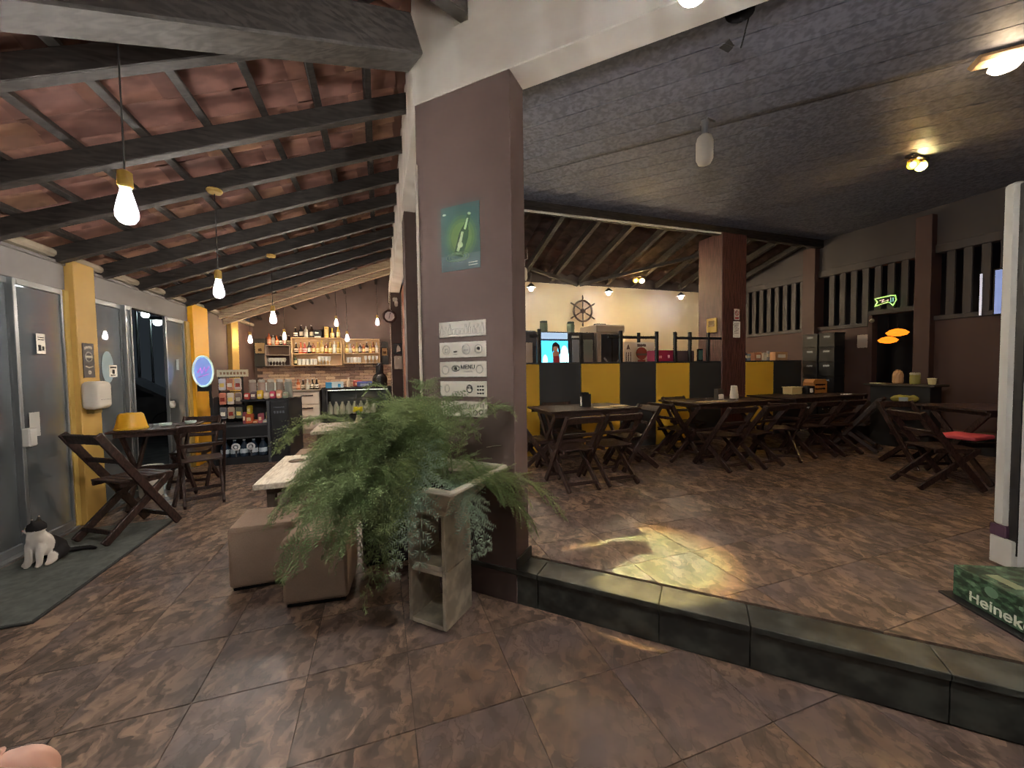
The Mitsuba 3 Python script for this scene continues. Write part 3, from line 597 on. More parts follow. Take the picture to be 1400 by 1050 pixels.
for i, z in enumerate(zs):
    k = thing('printed_strip', nm[i]+' of five white strips on the pillar, with '+ds[i], 'sign')
    m_ = PF(.335, z); part(k, 'board', sheet(m_, .345, .096, .006), PAPER)
    g = []; G = []
    q = lambda x, y, d=.006: m_ @ frame((x, y, d), (1, 0, 0), (0, 1, 0), (0, 0, 1))
    if i == 0:      # a row of sketched bottles and glasses
        for j in range(11):
            x0, hh = -.15+j*.03, (.06, .05, .066, .034, .034, .034, .06, .066, .05, .058, .064)[j]
            o = [(x0-.009, -.034), (x0+.009, -.034), (x0+.009, -.034+hh*.6), (x0+.004, -.034+hh*.75), (x0+.004, -.034+hh), (x0-.004, -.034+hh), (x0-.004, -.034+hh*.75), (x0-.009, -.034+hh*.6), (x0-.009, -.034)] if hh > .04 else [(x0-.009, -.034), (x0+.009, -.034), (x0+.011, -.034+hh), (x0-.011, -.034+hh), (x0-.009, -.034)]
            G += [mv(tube([(a_, b_, .0064) for a_, b_ in o], .0012, 4), m_)]
    elif i == 1:
        for x, r in ((-.12, .028), (.03, .03), (.12, .026)): G.append(mv(ring(r, .0016, 22, 5), q(x, .0)))
        g += [blob(q(.12, .004), .012, .011, 12, 0, 0, 0), blob(q(-.05, -.012), .016, .006, 12, 0), mv(ring(.012, .0012, 14, 5), q(-.12, -.006))]
        G += [mv(box(-.065, -.035, -.03, -.027, .006, .007), m_), mv(box(.012, .048, -.004, -.001, .006, .007), m_)]
    elif i == 2:
        g += [mv(ring(.028, .003, 22, 5, 1, .6), q(-.05, .005)), blob(q(-.05, .005), .012, .012, 14, 0), text('MENU', .026, q(.04, .014), .0008), mv(tube([(.01+u*.008, -.018+.004*(u % 2), .0064) for u in range(9)], .0012, 4), m_)]
        G += [mv(ring(.026, .0014, 20, 5), q(-.13, -.004)), mv(ring(.024, .0014, 20, 5), q(.125, -.002)), mv(box(.11, .14, .022, .025, .006, .007), m_)]
    elif i == 3:
        g += [mv(ring(.024, .0035, 20, 5, .8, 1), q(.05, .0)), blob(q(.042, .006), .007, .006, 10, 0), blob(q(.06, .006), .007, .006, 10, 0), mv(box(.042, .058, -.024, -.018, .006, .007), m_)]+[mv(box(.105+u*.018, .118+u*.018, .012-v*.022, .022-v*.022, .006, .007), m_) for u in range(3) for v in range(3)]
        G += [mv(ring(.022, .0014, 18, 5, .8, 1.1), q(-.12, .002)), mv(box(-.07, -.03, -.02, -.016, .006, .007), m_)]
    else:
        g += [mv(tube([(.04, .0, .0066), (.05, .028, .0066), (.06, .0, .0066), (.068, .026, .0066), (.076, .004, .0066), (.084, .028, .0066)], .0026, 5), m_), mv(ring(.014, .0025, 16, 5), q(.09, -.022)), mv(ring(.014, .0025, 16, 5), q(.13, -.018)), mv(box(.13, .134, .012, .034, .006, .007), m_), mv(box(.145, .15, .012, .034, .006, .007), m_)]
        G += [mv(box(.02, .06, -.016, -.012, .006, .007), m_), mv(ring(.02, .0014, 16, 5), q(-.1, .0))]
    if g: part(k, 'dark_print', join(g), INK)
    part(k, 'grey_print', join(G), GREYINK)
solo('scratch_mark', mv(tube([(.50, 0, .94), (.55, -.004, .952), (.60, 0, .958)], .003, 6), FP), mat('#a49a90', .8), 'pale scratch low on the right side of the front pillar', 'scratch')

# ------------------------------------------------------------------ folding chairs and tables
def leg_pair(x0, z0, x1, z1, y, w=.026, h=.056):
    return [beam((x0, s*y, z0), (x1, s*y, z1), w, h, .004, (1, 0, 0)) for s in (-1, 1)]
P_ = lambda g: mikit.ply(g, 'dark_wood')
chair = []
for g in leg_pair(-.27, .84, .25, .012, .195)+leg_pair(.21, .43, -.25, .012, .165): chair.append(('leg', P_(g)))
chair += [('back_rail', P_(beam((-.255, -.21, .80), (-.255, .21, .80), .022, .085, .006, (-.5, 0, 1)))), ('back_rail', P_(beam((-.135, -.185, .615), (-.135, .185, .615), .018, .045, .004, (-.5, 0, 1))))]
for i in range(6): chair.append(('seat_slat', P_(box(-.13+i*.062, -.13+i*.062+.052, -.18, .18, .437, .455, .004))))
chair += [('stretcher', P_(beam((-.20, -.165, .085), (-.20, .165, .085), .02, .035, .004))), ('stretcher', P_(beam((.20, -.195, .09), (.20, .195, .09), .02, .035, .004)))]
chair += [('seat_bearer', P_(box(-.13, .24, s*.16-.01, s*.16+.01, .405, .437, .003))) for s in (-1, 1)]
def put_chair(x, y, z, a, label, sc=1.0, sz=.88): return stamp(chair, 'folding_chair', label, 'chair', None, rotz(a, (x, y, z)) @ np.diag([sc, sc, sz, 1]))
def table_proto(L, W, h=.75, n=7):
    t = []
    w = W/n
    for i in range(n): t.append(('top_slat', P_(box(-L/2, L/2, -W/2+i*w+.002, -W/2+(i+1)*w-.002, h-.024, h, .004))))
    for s in (-1, 1):
        x = s*(L/2-.09)
        t.append(('leg', P_(beam((x, -W/2+.06, h-.03), (x, W/2-.05, .012), .025, .055, .004, (0, 1, 0)))))
        t.append(('leg', P_(beam((x-s*.03, W/2-.06, h-.03), (x-s*.03, -W/2+.05, .012), .025, .055, .004, (0, 1, 0)))))
        t.append(('top_bearer', P_(box(x-.015, x+.015, -W/2+.02, W/2-.02, h-.064, h-.024, .003))))
    t += [('stretcher', P_(box(-L/2+.1, L/2-.1, -.016, .016, h/2-.05, h/2+.0, .003)))]
    t += [('apron', P_(box(-L/2+.05, L/2-.05, s*(W/2-.03)-.01, s*(W/2-.03)+.01, h-.07, h-.024, .003))) for s in (-1, 1)]
    return t
def put_table(L, W, x, y, z, a, label, h=.75): return stamp(table_proto(L, W, h), 'folding_table', label, 'table', None, rotz(a, (x, y, z)))
PI = math.pi
# lower level, by the glass doors
put_table(.62, .62, -2.30, 5.24, 0, .05, 'dark wooden folding table by the glass doors carrying a yellow cup-shaped container', h=.85)
put_chair(-2.17, 4.36, 0.012, .98, 'dark folding chair nearest the cat, back to the first yellow column', 1.08, 1.1)
put_chair(-1.90, 5.18, 0, 1.95, 'dark folding chair on the right side of the table by the glass doors', 1.0, 1.05)
put_chair(-2.28, 6.02, 0, -PI/2, 'dark folding chair behind the table by the glass doors, before the open doorway', 1.0, 1.0)
k = thing('container', 'yellow flared plastic container upside down on the table by the glass doors', 'container')
part(k, 'body', at(lathe([(.125, 0), (.13, .01), (.10, .15), (.085, .165)], 24), -2.47, 5.10, .852), mat('#b8891f', .4), 40)
part(k, 'rim', at(lathe([(.125, 0), (.137, .0), (.137, .012), (.128, .016)], 24), -2.47, 5.10, .852), mat('#9c7417', .4), 40)
for i, (x, y) in enumerate(((-2.24, 5.24), (-2.06, 5.36))):
    k = thing('ashtray', ('left', 'right')[i]+' of two shallow glass ashtrays shining on the table by the glass doors', 'ashtray')
    part(k, 'dish', at(lathe([(.035, 0), (.05, .006), (.055, .03), (.047, .03), (.04, .01), (.005, .008)], 20), x, y, .852), mat('#b5c4c4', .12, .8), 40)
k = thing('bin', 'white cylindrical bin on the floor behind the nearest folding chair', 'bin')
part(k, 'body', at(lathe([(.10, 0), (.105, .01), (.115, .34), (.118, .35), (.11, .35), (.10, .33), (.005, .02)], 24), -2.56, 5.60, 0), mat('#b9b4aa', .5), 40)
part(k, 'rim', at(ring(.117, .006, 28, 6), -2.56, 5.60, .35), mat('#cfcac0', .5), True)

# upper level tables and chairs
put_table(1.14, .70, 2.26, 4.06, UZ, 0, 'dark folding table nearest the front pillar, before the yellow and black panels')
put_table(1.40, .72, 4.34, 4.06, UZ, 0, 'dark folding table in the middle, before the square brown post')
put_table(1.50, .75, 6.10, 4.12, UZ, 0, 'long dark folding table on the right below the black crates')
put_table(.9, .75, 5.98, 2.15, UZ, -.45, 'dark folding table at the far right partly behind the white freezer')
for x, y, a, l in ((1.62, 4.16, 0., 'folding chair at the left end of the table nearest the pillar'), (1.86, 3.55, PI/2, 'left of two folding chairs on the near side of the table nearest the pillar'), (2.33, 3.58, PI/2, 'right of two folding chairs on the near side of the table nearest the pillar'),
                   (2.30, 4.60, -PI/2, 'folding chair on the far side of the table nearest the pillar'), (2.86, 3.95, PI, 'folding chair at the right end of the table nearest the pillar'),
                   (3.66, 4.12, .1, 'folding chair at the left end of the middle table'), (3.86, 3.54, PI/2, 'left of two folding chairs on the near side of the middle table'), (4.33, 3.52, PI/2+.12, 'right of two folding chairs on the near side of the middle table'),
                   (4.86, 3.62, 1.0, 'folding chair at the right near corner of the middle table, turned outwards'), (4.3, 4.62, -PI/2, 'folding chair on the far side of the middle table'),
                   (5.42, 3.62, PI/2-.1, 'left of three folding chairs on the near side of the long right table'), (5.86, 3.58, PI/2, 'centre of three folding chairs on the near side of the long right table'), (6.36, 3.60, PI/2+.35, 'right of three folding chairs on the near side of the long right table'),
                   (6.86, 4.1, PI, 'folding chair at the right end of the long right table'), (5.14, 2.24, -.49, 'folding chair nearest the white freezer with legs splayed to the left'), (5.75, 1.62, 1.1, 'folding chair half hidden behind the edge of the white freezer'), (5.9, 2.75, -1.95, 'folding chair on the far side of the table behind the white freezer')):
    put_chair(x, y, UZ, a, 'dark '+l)

# ------------------------------------------------------------------ yellow and black divider
dv = thing('divider', 'waist-high divider of yellow and black square panels with black posts and rails', 'divider')
YD = 4.95
for i, (a, b, c) in enumerate(((1.44, 2.09, 1), (2.09, 2.74, 0), (2.74, 3.39, 1), (3.39, 4.04, 0), (4.04, 4.69, 1), (4.69, 5.34, 0), (5.88, 6.53, 1), (6.53, 7.22, 0))):
    part(dv, 'panel', box(a+.003, b-.003, YD, YD+.04, UZ, 1.475, .004), PANELY if c else DARKPANEL, label='yellow panel' if c else 'black panel')
part(dv, 'cap_shelf', box(1.44, 5.33, YD+.0, YD+.30, 1.476, 1.50, .004), DARKPANEL)
part(dv, 'cap_shelf', box(5.89, 7.22, YD+.0, YD+.30, 1.476, 1.50, .004), DARKPANEL)
for x in (2.09, 2.74, 3.40, 4.05, 4.40, 4.69, 5.06): part(dv, 'post', box(x-.022, x+.022, YD-.02, YD+.022, 1.476, 1.96 if x != 2.74 else 1.92, .004), BLACK)
for a, b in ((1.95, 2.09), (3.18, 3.40), (3.40, 4.05), (4.40, 4.69), (4.69, 5.33)): part(dv, 'rail', box(a, b, YD-.012, YD+.012, 1.845, 1.885, .003), BLACK)
part(dv, 'stub', box(3.70, 3.74, YD-.018, YD+.018, 1.79, 1.935, .003), BLACK)
po = struct('square_post', 'square brown timber post rising from the divider', box(5.345, 5.875, 4.945, 5.45, UZ, 3.6, .01), 'brown_post')
m_ = frame((5.66, 4.944, 2.27), (1, 0, 0), (0, 0, 1), (0, -1, 0))
k = thing('sign', 'small red and white no-smoking style sign on the square brown post', 'sign')
part(k, 'plate', sheet(m_, .115, .18, .004), mat('#cfc3bb', .6)); part(k, 'print', join([mv(ring(.038, .006, 22, 5), m_@frame((0, .02, .005), (1, 0, 0), (0, 1, 0), (0, 0, 1))), mv(box(-.04, .04, -.075, -.045, .004, .005), m_), mv(beam((-.026, .046, .005), (.026, -.006, .005), .008, .002, 0), m_)]), mat('#a5484a', .6))
m_ = frame((5.66, 4.944, 2.02), (1, 0, 0), (0, 0, 1), (0, -1, 0))
k = thing('notice', 'white printed page pinned below the small sign on the square brown post', 'notice')
part(k, 'paper', sheet(m_, .155, .27, .002), PAPER); part(k, 'print', join([mv(box(-.055, .055-.02*(i % 3), .09-i*.026, .097-i*.026, .002, .0028), m_) for i in range(7)]), GREYINK)
k = thing('calendar', 'gold and brown picture calendar on the left face of the square brown post', 'calendar')
m_ = frame((5.343, 5.14, 2.10), (0, -1, 0), (0, 0, 1), (-1, 0, 0))
part(k, 'board', sheet(m_, .2, .24, .02), mat('#a98b45', .5)); part(k, 'picture', mv(box(-.06, .06, -.02, .08, .02, .022), m_), mat('#5d4522', .6))
# things on the divider
for i, (x, w, h, c, nm_) in enumerate(((5.98, .10, .13, '#2d3a5a', 'dark blue tin'), (6.10, .06, .12, '#7d8ba5', 'pale blue tin'), (6.24, .16, .14, '#b07a5e', 'tan printed carton'), (6.40, .08, .13, '#c9bda9', 'white carton'), (6.56, .05, .17, '#8b8f96', 'slim grey tin'), (6.80, .30, .15, '#b58a66', 'wide tan and white printed carton'))):
    k = thing('carton' if 'carton' in nm_ else 'tin', nm_+' on the divider right of the square brown post', 'carton' if 'carton' in nm_ else 'tin')
    if 'tin' in nm_: part(k, 'body', at(lathe([(w*.48, 0), (w*.5, .004), (w*.5, h-.004), (w*.46, h)], 16), x, YD+.13, 1.501), mat(c, .35, .5, .3), 40)
    else: part(k, 'body', box(x-w/2, x+w/2, YD+.06, YD+.2, 1.501, 1.501+h, .004), mat(c, .6))
    part(k, 'print', box(x-w*.3, x+w*.3, YD+.055, YD+.06, 1.501+h*.3, 1.501+h*.7) if 'carton' in nm_ else at(lathe([(w*.505, h*.35), (w*.505, h*.7)], 16, False), x, YD+.13, 1.501), mat('#d8cfc0', .6))
k = thing('cool_box', 'magenta box with a dark grey half on the divider left of the square post', 'box')
part(k, 'body', box(4.08, 4.50, YD+.06, YD+.28, 1.501, 1.675, .01), mat('#8d1f3d', .5)); part(k, 'side_panel', box(4.503, 4.84, YD+.06, YD+.28, 1.501, 1.67, .008), mat('#4a3a3e', .5))
part(k, 'print', join([cbox((4.17, YD+.058, 1.57), (.05, .004, .04)), cbox((4.33, YD+.058, 1.575), (.04, .004, .05))]), mat('#d79aa8', .5))
k = thing('picture_frame', 'small black framed panel leaning at the right end of the left divider shelf', 'frame')
part(k, 'frame', box(4.95, 5.06, YD+.10, YD+.13, 1.501, 1.70, .005), BLACK); part(k, 'panel', box(4.965, 5.045, YD+.095, YD+.10, 1.52, 1.68), mat('#3f5a55', .4))

# ------------------------------------------------------------------ appliances behind the divider
k = thing('beer_fridge', 'dark rounded display fridge at the left end behind the divider', 'fridge')
part(k, 'body', rbox(1.95, 2.58, 6.15, 6.75, UZ, 2.07, .06), mat('#34343a', .4), 40); part(k, 'panel', box(2.24, 2.47, 6.135, 6.15, 1.3, 1.86, .01), mat('#a3958b', .5), label='beige lit strip on the front')
part(k, 'handle', box(2.50, 2.53, 6.11, 6.15, 1.4, 1.8, .008), BLACK)
k = thing('display_fridge', 'fridge with a glowing cyan picture of a woman in a red swimsuit on its door', 'fridge')
part(k, 'body', box(2.63, 3.20, 6.22, 6.8, UZ, 2.06, .015), mat('#39414c', .4)); part(k, 'top_strip', box(2.66, 3.17, 6.21, 6.225, 1.93, 2.04, .004), mat('#7f9cba', .4), emitter=emit((.45, .6, .8), .2))
part(k, 'screen', box(2.66, 3.17, 6.205, 6.219, 1.36, 1.90), mat('#39c3e8', .4), emitter=emit((.06, .45, .80), .45))
FM = frame((2.93, 6.2045, 1.36), (1, 0, 0), (0, 0, 1), (0, -1, 0))
part(k, 'screen_light', join([blob(FM, .09, .24, 20, .0003, .17, .22), blob(FM, .05, .12, 16, .0003, -.20, .18)]), mat('#a8fff4', .4), emitter=emit((.35, .9, .9), .6))
part(k, 'figure', join([blob(FM, .055, .07, 18, .0010, -.01, .42), mv(prism([(-.03, .02), (.06, .02), (.075, .2), (.06, .34), (.0, .38), (-.06, .33), (-.045, .2)], .001, .0014), FM)]), mat('#c58f78', .5))
part(k, 'hair', mv(prism([(-.075, .36), (-.06, .48), (0, .52), (.07, .47), (.10, .33), (.07, .30), (.04, .44), (-.04, .44), (-.055, .34)], .0016, .002), FM), mat('#2b1d1d', .6))
part(k, 'swimsuit', mv(prism([(-.05, .16), (.07, .16), (.06, .27), (-.05, .27)], .0016, .002), FM), mat('#a5323c', .6))
k = thing('glass_door_fridge', 'dark two-door glass fridge beside the glowing cyan fridge', 'fridge')
part(k, 'body', box(3.23, 3.74, 6.26, 6.8, UZ, 2.06, .012), mat('#2b2c30', .4))
for i in range(2): part(k, 'glass_door', box(3.28+i*.23, 3.46+i*.24, 6.245, 6.26, 1.25, 1.93, .004), mat('#83858a' if i == 0 else '#70766f', .15, .6))
part(k, 'price_strip', box(3.27, 3.47, 6.24, 6.258, 1.955, 1.995), mat('#c9ced2', .4))
for i, x in enumerate((2.80, 3.34)):
    k = thing('jar', ('left jar on the glowing cyan fridge, dark green glass', 'right jar on the dark glass-door fridge, dark green glass')[i], 'jar')
    part(k, 'body', at(lathe([(.06, 0), (.07, .01), (.07, .15), (.06, .17)], 18), x, 6.42, 2.061), mat('#5d6a58', .2, .6), True); part(k, 'lid', at(lathe([(.064, .17), (.066, .175), (.066, .20), (.055, .205)], 18), x, 6.42, 2.061), mat('#3f4744', .35), 40)
k = thing('ice_cream_freezer', 'beige-topped dark glazed cabinet right of the glass-door fridge', 'cabinet')
part(k, 'body', box(3.80, 4.36, 6.26, 6.85, UZ, 2.06, .01), mat('#8c8076', .5)); part(k, 'top', box(3.77, 4.38, 6.23, 6.88, 2.06, 2.21, .02), mat('#a99a8a', .5)); part(k, 'window', box(3.88, 4.33, 6.245, 6.26, 1.2, 2.03, .004), mat('#2b2b2e', .12, .6))
part(k, 'mullion', box(4.09, 4.115, 6.235, 6.25, 1.2, 2.03), BLACK); part(k, 'lid_handle', box(3.86, 4.08, 6.4, 6.5, 2.21, 2.245, .01), BLACK)
part(k, 'motif', join([beam((3.93, 6.243, 1.6), (4.02, 6.243, 1.5), .004, .035), beam((4.2, 6.243, 1.5), (4.29, 6.243, 1.6), .004, .035)]), mat('#75777a', .4))
k = thing('menu_board', 'white menu board with a red emblem standing behind the black divider panel', 'board')
part(k, 'board', box(4.42, 5.10, 6.30, 6.33, UZ, 1.90, .004), mat('#d8d0c4', .7))
FM = frame((4.78, 6.2985, 1.66), (1, 0, 0), (0, 0, 1), (0, -1, 0))
part(k, 'emblem', join([blob(FM, .13, .12, 22, 0, .02, .02), mv(box(-.07, .11, -.20, -.10, 0, .0004), FM)]), mat('#8d4038', .6)); part(k, 'print', join([mv(box(-.10, .14, -.02, .02, .0006, .001), FM), mv(box(-.08, .12, .15, .20, .0006, .001), FM), mv(prism([(-.33, .1), (-.24, .1), (-.285, .2)], 0, .001), FM)]+[mv(box(-.34+i*.05, -.32+i*.05, -.2, .04, 0, .001), FM) for i in range(3)]+[mv(box(.22+i*.03, .232+i*.03, -.18, -.05, 0, .001), FM) for i in range(3)]), mat('#6b5a56', .6))
# ship's wheel
k = thing('ship_wheel', "dark wooden ship's wheel hung on the cream wall", 'wheel')
FW = frame((3.90, 6.965, 2.56), (1, 0, 0), (0, 0, 1), (0, -1, 0)); WD = mat('#2b1d16', .5)
part(k, 'rim', mv(ring(.205, .020, 40, 8), FW), WD, True); part(k, 'hub', mv(lathe([(.045, -.025), (.05, 0), (.045, .025), (.015, .035)], 18), FW), WD, 40)
for i in range(6):
    a = PI/2+i*PI/3; c, s = math.cos(a), math.sin(a)
    sk = part(k, 'spoke', mv(tube([(c*.04, s*.04, 0), (c*.12, s*.12, 0), (c*.2, s*.2, 0)], [.010, .014, .011]), FW), WD, True)
    part(sk, 'handle', mv(tube([(c*.22, s*.22, 0), (c*.25, s*.25, 0), (c*.28, s*.28, 0), (c*.315, s*.315, 0)], [.009, .015, .016, .008]), FW), WD, True)

# ------------------------------------------------------------------ right side: crates, signs, counter, bench
crate = []
def crate_proto():
    cm = mat('#17191d', .5)
    g = [('body', mikit.ply(box(-.13, .13, -.125, .125, 0, .245, .008), cm))]
    g.append(('hand_hole', mikit.ply(box(-.1315, -.129, -.05, .05, .165, .195), mat('#8b949b', .5))))
    g += [('rim', mikit.ply(box(-.134, .134, -.129, .129, .222, .247, .004), cm)), ('rim', mikit.ply(box(-.134, .134, -.129, .129, .0, .02, .004), cm))]
    return g
cp = crate_proto()
for c in range(2):
    for r in range(7):
        lb = ('black bottle crate by the slatted wall, %s column, ' % ('left', 'right')[c])+('bottom', 'second up', 'third up', 'fourth up', 'fifth up', 'second from top', 'topmost')[r]
        stamp(cp, 'bottle_crate', lb, 'crate', 'black bottle crates stacked by the slatted wall', rotz(0, (7.45, 4.88-c*.275, UZ+r*.2505)))
k = thing('neon_sign', 'green neon arrow-shaped sign above the dark doorway', 'neon sign')
FN = frame((7.74, 4.0, 2.42), (0, -1, 0), (0, 0, 1), (-1, 0, 0))
part(k, 'arrow_outline', mv(tube([(-.15, .06, 0), (.07, .075, 0), (.11, .075, 0), (.13, .0, 0), (.085, -.085, 0), (.045, -.03, 0), (.02, -.025, 0), (-.15, -.06, 0), (-.115, .0, 0), (-.15, .06, 0)], .010, 8), FN), WHITEP, True, emitter=emit((.35, 1, .12), 1.6))
part(k, 'lettering', mv(tube([(-.09, .02, 0), (-.03, .03, 0), (-.06, -.01, 0), (.03, .01, 0)], .007, 6), FN), WHITEP, True, emitter=emit((1, .45, .6), .6)); part(k, 'letter_mark', mv(tube([(.06, .045, 0), (.06, -.02, 0), (.09, -.02, 0), (.09, .04, 0)], .008, 6), FN), WHITEP, True, emitter=emit((.1, .7, 1), .7))
part(k, 'backing', mv(box(-.13, .10, -.03, .05, -.045, -.03), FN), BLACK)
part(k, 'standoff', join([mv(box(-.1, -.08, -.01, .01, -.06, -.045), FN), mv(box(.05, .07, .0, .02, -.06, -.045), FN)]), BLACK)
solo('door_light', at(trimesh.creation.icosphere(2, .035), 7.75, 4.19, 2.13), mat('#8f8878', .5), 'small unlit round lamp at the top corner of the dark doorway', 'lamp')
solo('paper_sheet', mv(box(-.075, .075, -.11, .11, 0, .003), frame((7.797, 4.345, 1.80), (0, -1, 0), (0, 0, 1), (-1, 0, 0))), mat('#a79a90', .8), 'pale sheet of paper pinned to the brown wall right of the crates', 'paper')
k = thing('serving_counter', 'dark narrow counter along the wall by the doorway, set with jars', 'counter')
part(k, 'top', box(6.95, 7.30, 3.05, 3.85, 1.09, 1.12, .006), mat('#35302a', .5)); part(k, 'body', box(7.02, 7.28, 3.12, 3.80, UZ, 1.09, .006), mat('#19191a', .6))
k = thing('jar', 'tan rounded canister on the narrow counter by the doorway', 'jar'); part(k, 'body', at(lathe([(.05, 0), (.06, .02), (.06, .13), (.045, .18), (.02, .19)], 18), 7.12, 3.52, 1.121), mat('#b58f6c', .5), True); part(k, 'lid', at(lathe([(.03, .185), (.03, .2), (.01, .205)], 14), 7.12, 3.52, 1.121), mat('#9c7858', .5), 40)
k = thing('jar', 'yellowish glass jar with a pale lid on the narrow counter', 'jar'); part(k, 'body', at(lathe([(.05, 0), (.055, .01), (.055, .12), (.05, .13)], 18), 7.12, 3.33, 1.121), mat('#8f8a4e', .2, .6), True); part(k, 'lid', at(lathe([(.054, .13), (.056, .135), (.056, .155), (.05, .16)], 18), 7.12, 3.33, 1.121), mat('#b0ab98', .4), 40)
k = thing('tub', 'small cream tub on the right of the narrow counter', 'tub'); part(k, 'body', at(lathe([(.035, 0), (.045, .07), (.047, .075)], 16), 7.12, 3.15, 1.121), mat('#c9bf95', .5), 40); part(k, 'lid', at(lathe([(.048, .075), (.048, .085), (.02, .088)], 16), 7.12, 3.15, 1.121), mat('#d8d0ae', .5), 40)
solo('paper_sheet', box(7.0, 7.12, 3.66, 3.80, 1.121, 1.13), mat('#c9c39a', .7), 'pale folded cloth lying at the left end of the narrow counter', 'cloth')
k = thing('bench', 'low dark bench along the slatted wall', 'bench')
part(k, 'seat', box(7.31, 7.62, 2.3, 4.35, .44, .48, .006), mat('#5a4a42', .5)); part(k, 'base', box(7.36, 7.60, 2.4, 4.25, UZ, .44, .004), mat('#161516', .6))
for y in (2.36, 3.45, 4.29): part(k, 'leg', box(7.30, 7.36, y-.05, y+.05, UZ, .44, .004), mat('#6d584d', .5))
k = thing('television', 'blue-grey glowing screen edge showing just left of the white freezer', 'television')
part(k, 'screen', box(7.70, 7.715, 2.40, 2.82, 2.05, 2.62), mat('#5a6a95', .3), emitter=emit((.22, .28, .55), .2)); part(k, 'bezel', box(7.715, 7.765, 2.38, 2.84, 2.03, 2.64, .006), BLACK)
solo('light_tube', at(lathe([(.012, -.28), (.012, .28)], 10), 7.74, 2.96, 2.33), WHITEP, 'thin upright pale tube left of the glowing screen', 'lamp', emitter=emit((.6, .6, .75), .16))  # pale upright line with a faint glow
# small things on the upper tables
TZ = UZ+.75
k = thing('napkin_holder', 'black napkin holder with white napkins on the table nearest the pillar', 'napkin holder')
part(k, 'frame', join([box(2.22, 2.34, 4.0, 4.01, TZ, TZ+.15, .003), box(2.22, 2.34, 4.05, 4.06, TZ, TZ+.17, .003), box(2.22, 2.34, 4.0, 4.06, TZ, TZ+.012, .003)]), BLACK); part(k, 'napkins', box(2.225, 2.275, 4.012, 4.048, TZ+.013, TZ+.12), PAPER)
for i, (x, y) in enumerate(((2.42, 3.86), (2.68, 3.92))): solo('menu_card', box(x-.1, x+.1, y-.06, y+.06, TZ+.001, TZ+.006), mat('#b59a6d', .5), ('left', 'right')[i]+' of two tan menu cards lying on the table nearest the pillar', 'menu')
k = thing('napkin_holder', 'clear-topped napkin holder with white napkins on the middle table', 'napkin holder'); part(k, 'frame', box(4.24, 4.34, 3.98, 4.05, TZ, TZ+.15, .004), mat('#3f3a33', .4)); part(k, 'napkins', box(4.25, 4.33, 3.972, 3.98, TZ+.015, TZ+.08), PAPER)
k = thing('cup', 'white tapered cup on the middle table before the square brown post', 'cup'); part(k, 'body', at(lathe([(.055, 0), (.057, .01), (.042, .16), (.036, .17)], 18), 4.68, 4.12, TZ), mat('#cfc9bd', .5), 40); part(k, 'lid', at(lathe([(.037, .17), (.037, .18), (.01, .182)], 16), 4.68, 4.12, TZ), mat('#e0dacd', .5), 40)
for i, x in enumerate((3.9, 4.12)): solo('menu_card', box(x-.09, x+.09, 3.80, 3.92, TZ+.001, TZ+.006), mat('#a58a62', .5), ('left', 'right')[i]+' of two tan menu cards lying on the middle table', 'menu')
k = thing('box', 'cream cardboard box lid on the long right table below the crates', 'box'); part(k, 'body', box(6.0, 6.22, 4.25, 4.40, TZ, TZ+.10, .004), mat('#c0a877', .6)); part(k, 'lid', box(5.99, 6.23, 4.24, 4.41, TZ+.10, TZ+.115, .003), mat('#cdb98b', .6))
k = thing('napkin_holder', 'black napkin box with a white napkin on the long right table', 'napkin holder'); part(k, 'frame', box(6.30, 6.46, 4.22, 4.34, TZ, TZ+.12, .006), BLACK); part(k, 'napkins', box(6.345, 6.405, 4.212, 4.22, TZ+.02, TZ+.085), PAPER)
k = thing('wooden_box', 'tan wooden box with a slotted front on the long right table', 'box')
part(k, 'body', box(6.52, 6.84, 4.28, 4.45, TZ, TZ+.17, .006), mat('#a5703c', .5)); part(k, 'gable', mv(prism([(-.16, 0), (.16, 0), (.13, .05), (-.12, .055)], 0, .16), frame((6.68, 4.445, TZ+.17), (1, 0, 0), (0, 0, 1), (0, -1, 0))), mat('#a5703c', .5)); 
for i in range(2): part(k, 'slot', box(6.56, 6.78, 4.273, 4.281, TZ+.055+i*.065, TZ+.08+i*.065), mat('#2b1a10', .7))
solo('paper_sheet', box(6.55, 6.72, 3.86, 3.92, TZ+.001, TZ+.006), PAPER, 'small white slip lying on the long right table', 'paper')
k = thing('crumpled_bag', 'yellow and grey bag on the dark shelf under the narrow counter', 'bag'); g = trimesh.creation.icosphere(3, 1); g.vertices *= (.07, .16, .06); g.vertices += (meshkit.fbm(g.vertices*9, 3)[:, None]-.5)*.06
part(k, 'body', at(g, 6.94, 3.35, .915), mat('#8b8240', .4), True); part(k, 'patch', at(box(-.02, .0, -.1, .0, -.03, .03, .006), 6.88, 3.38, .915), mat('#8f9aa0', .3))
solo('bag_hook', box(6.90, 7.02, 3.2, 3.5, .825, .84, .003), BLACK, 'thin dark shelf carrying the yellow bag', 'shelf')
solo('seat_cushion', rbox(5.28, 5.62, 2.02, 2.30, UZ+.46, UZ+.50, .015), mat('#b0454c', .7), 'red cushion showing on the chair by the white freezer', 'cushion', smooth=40)

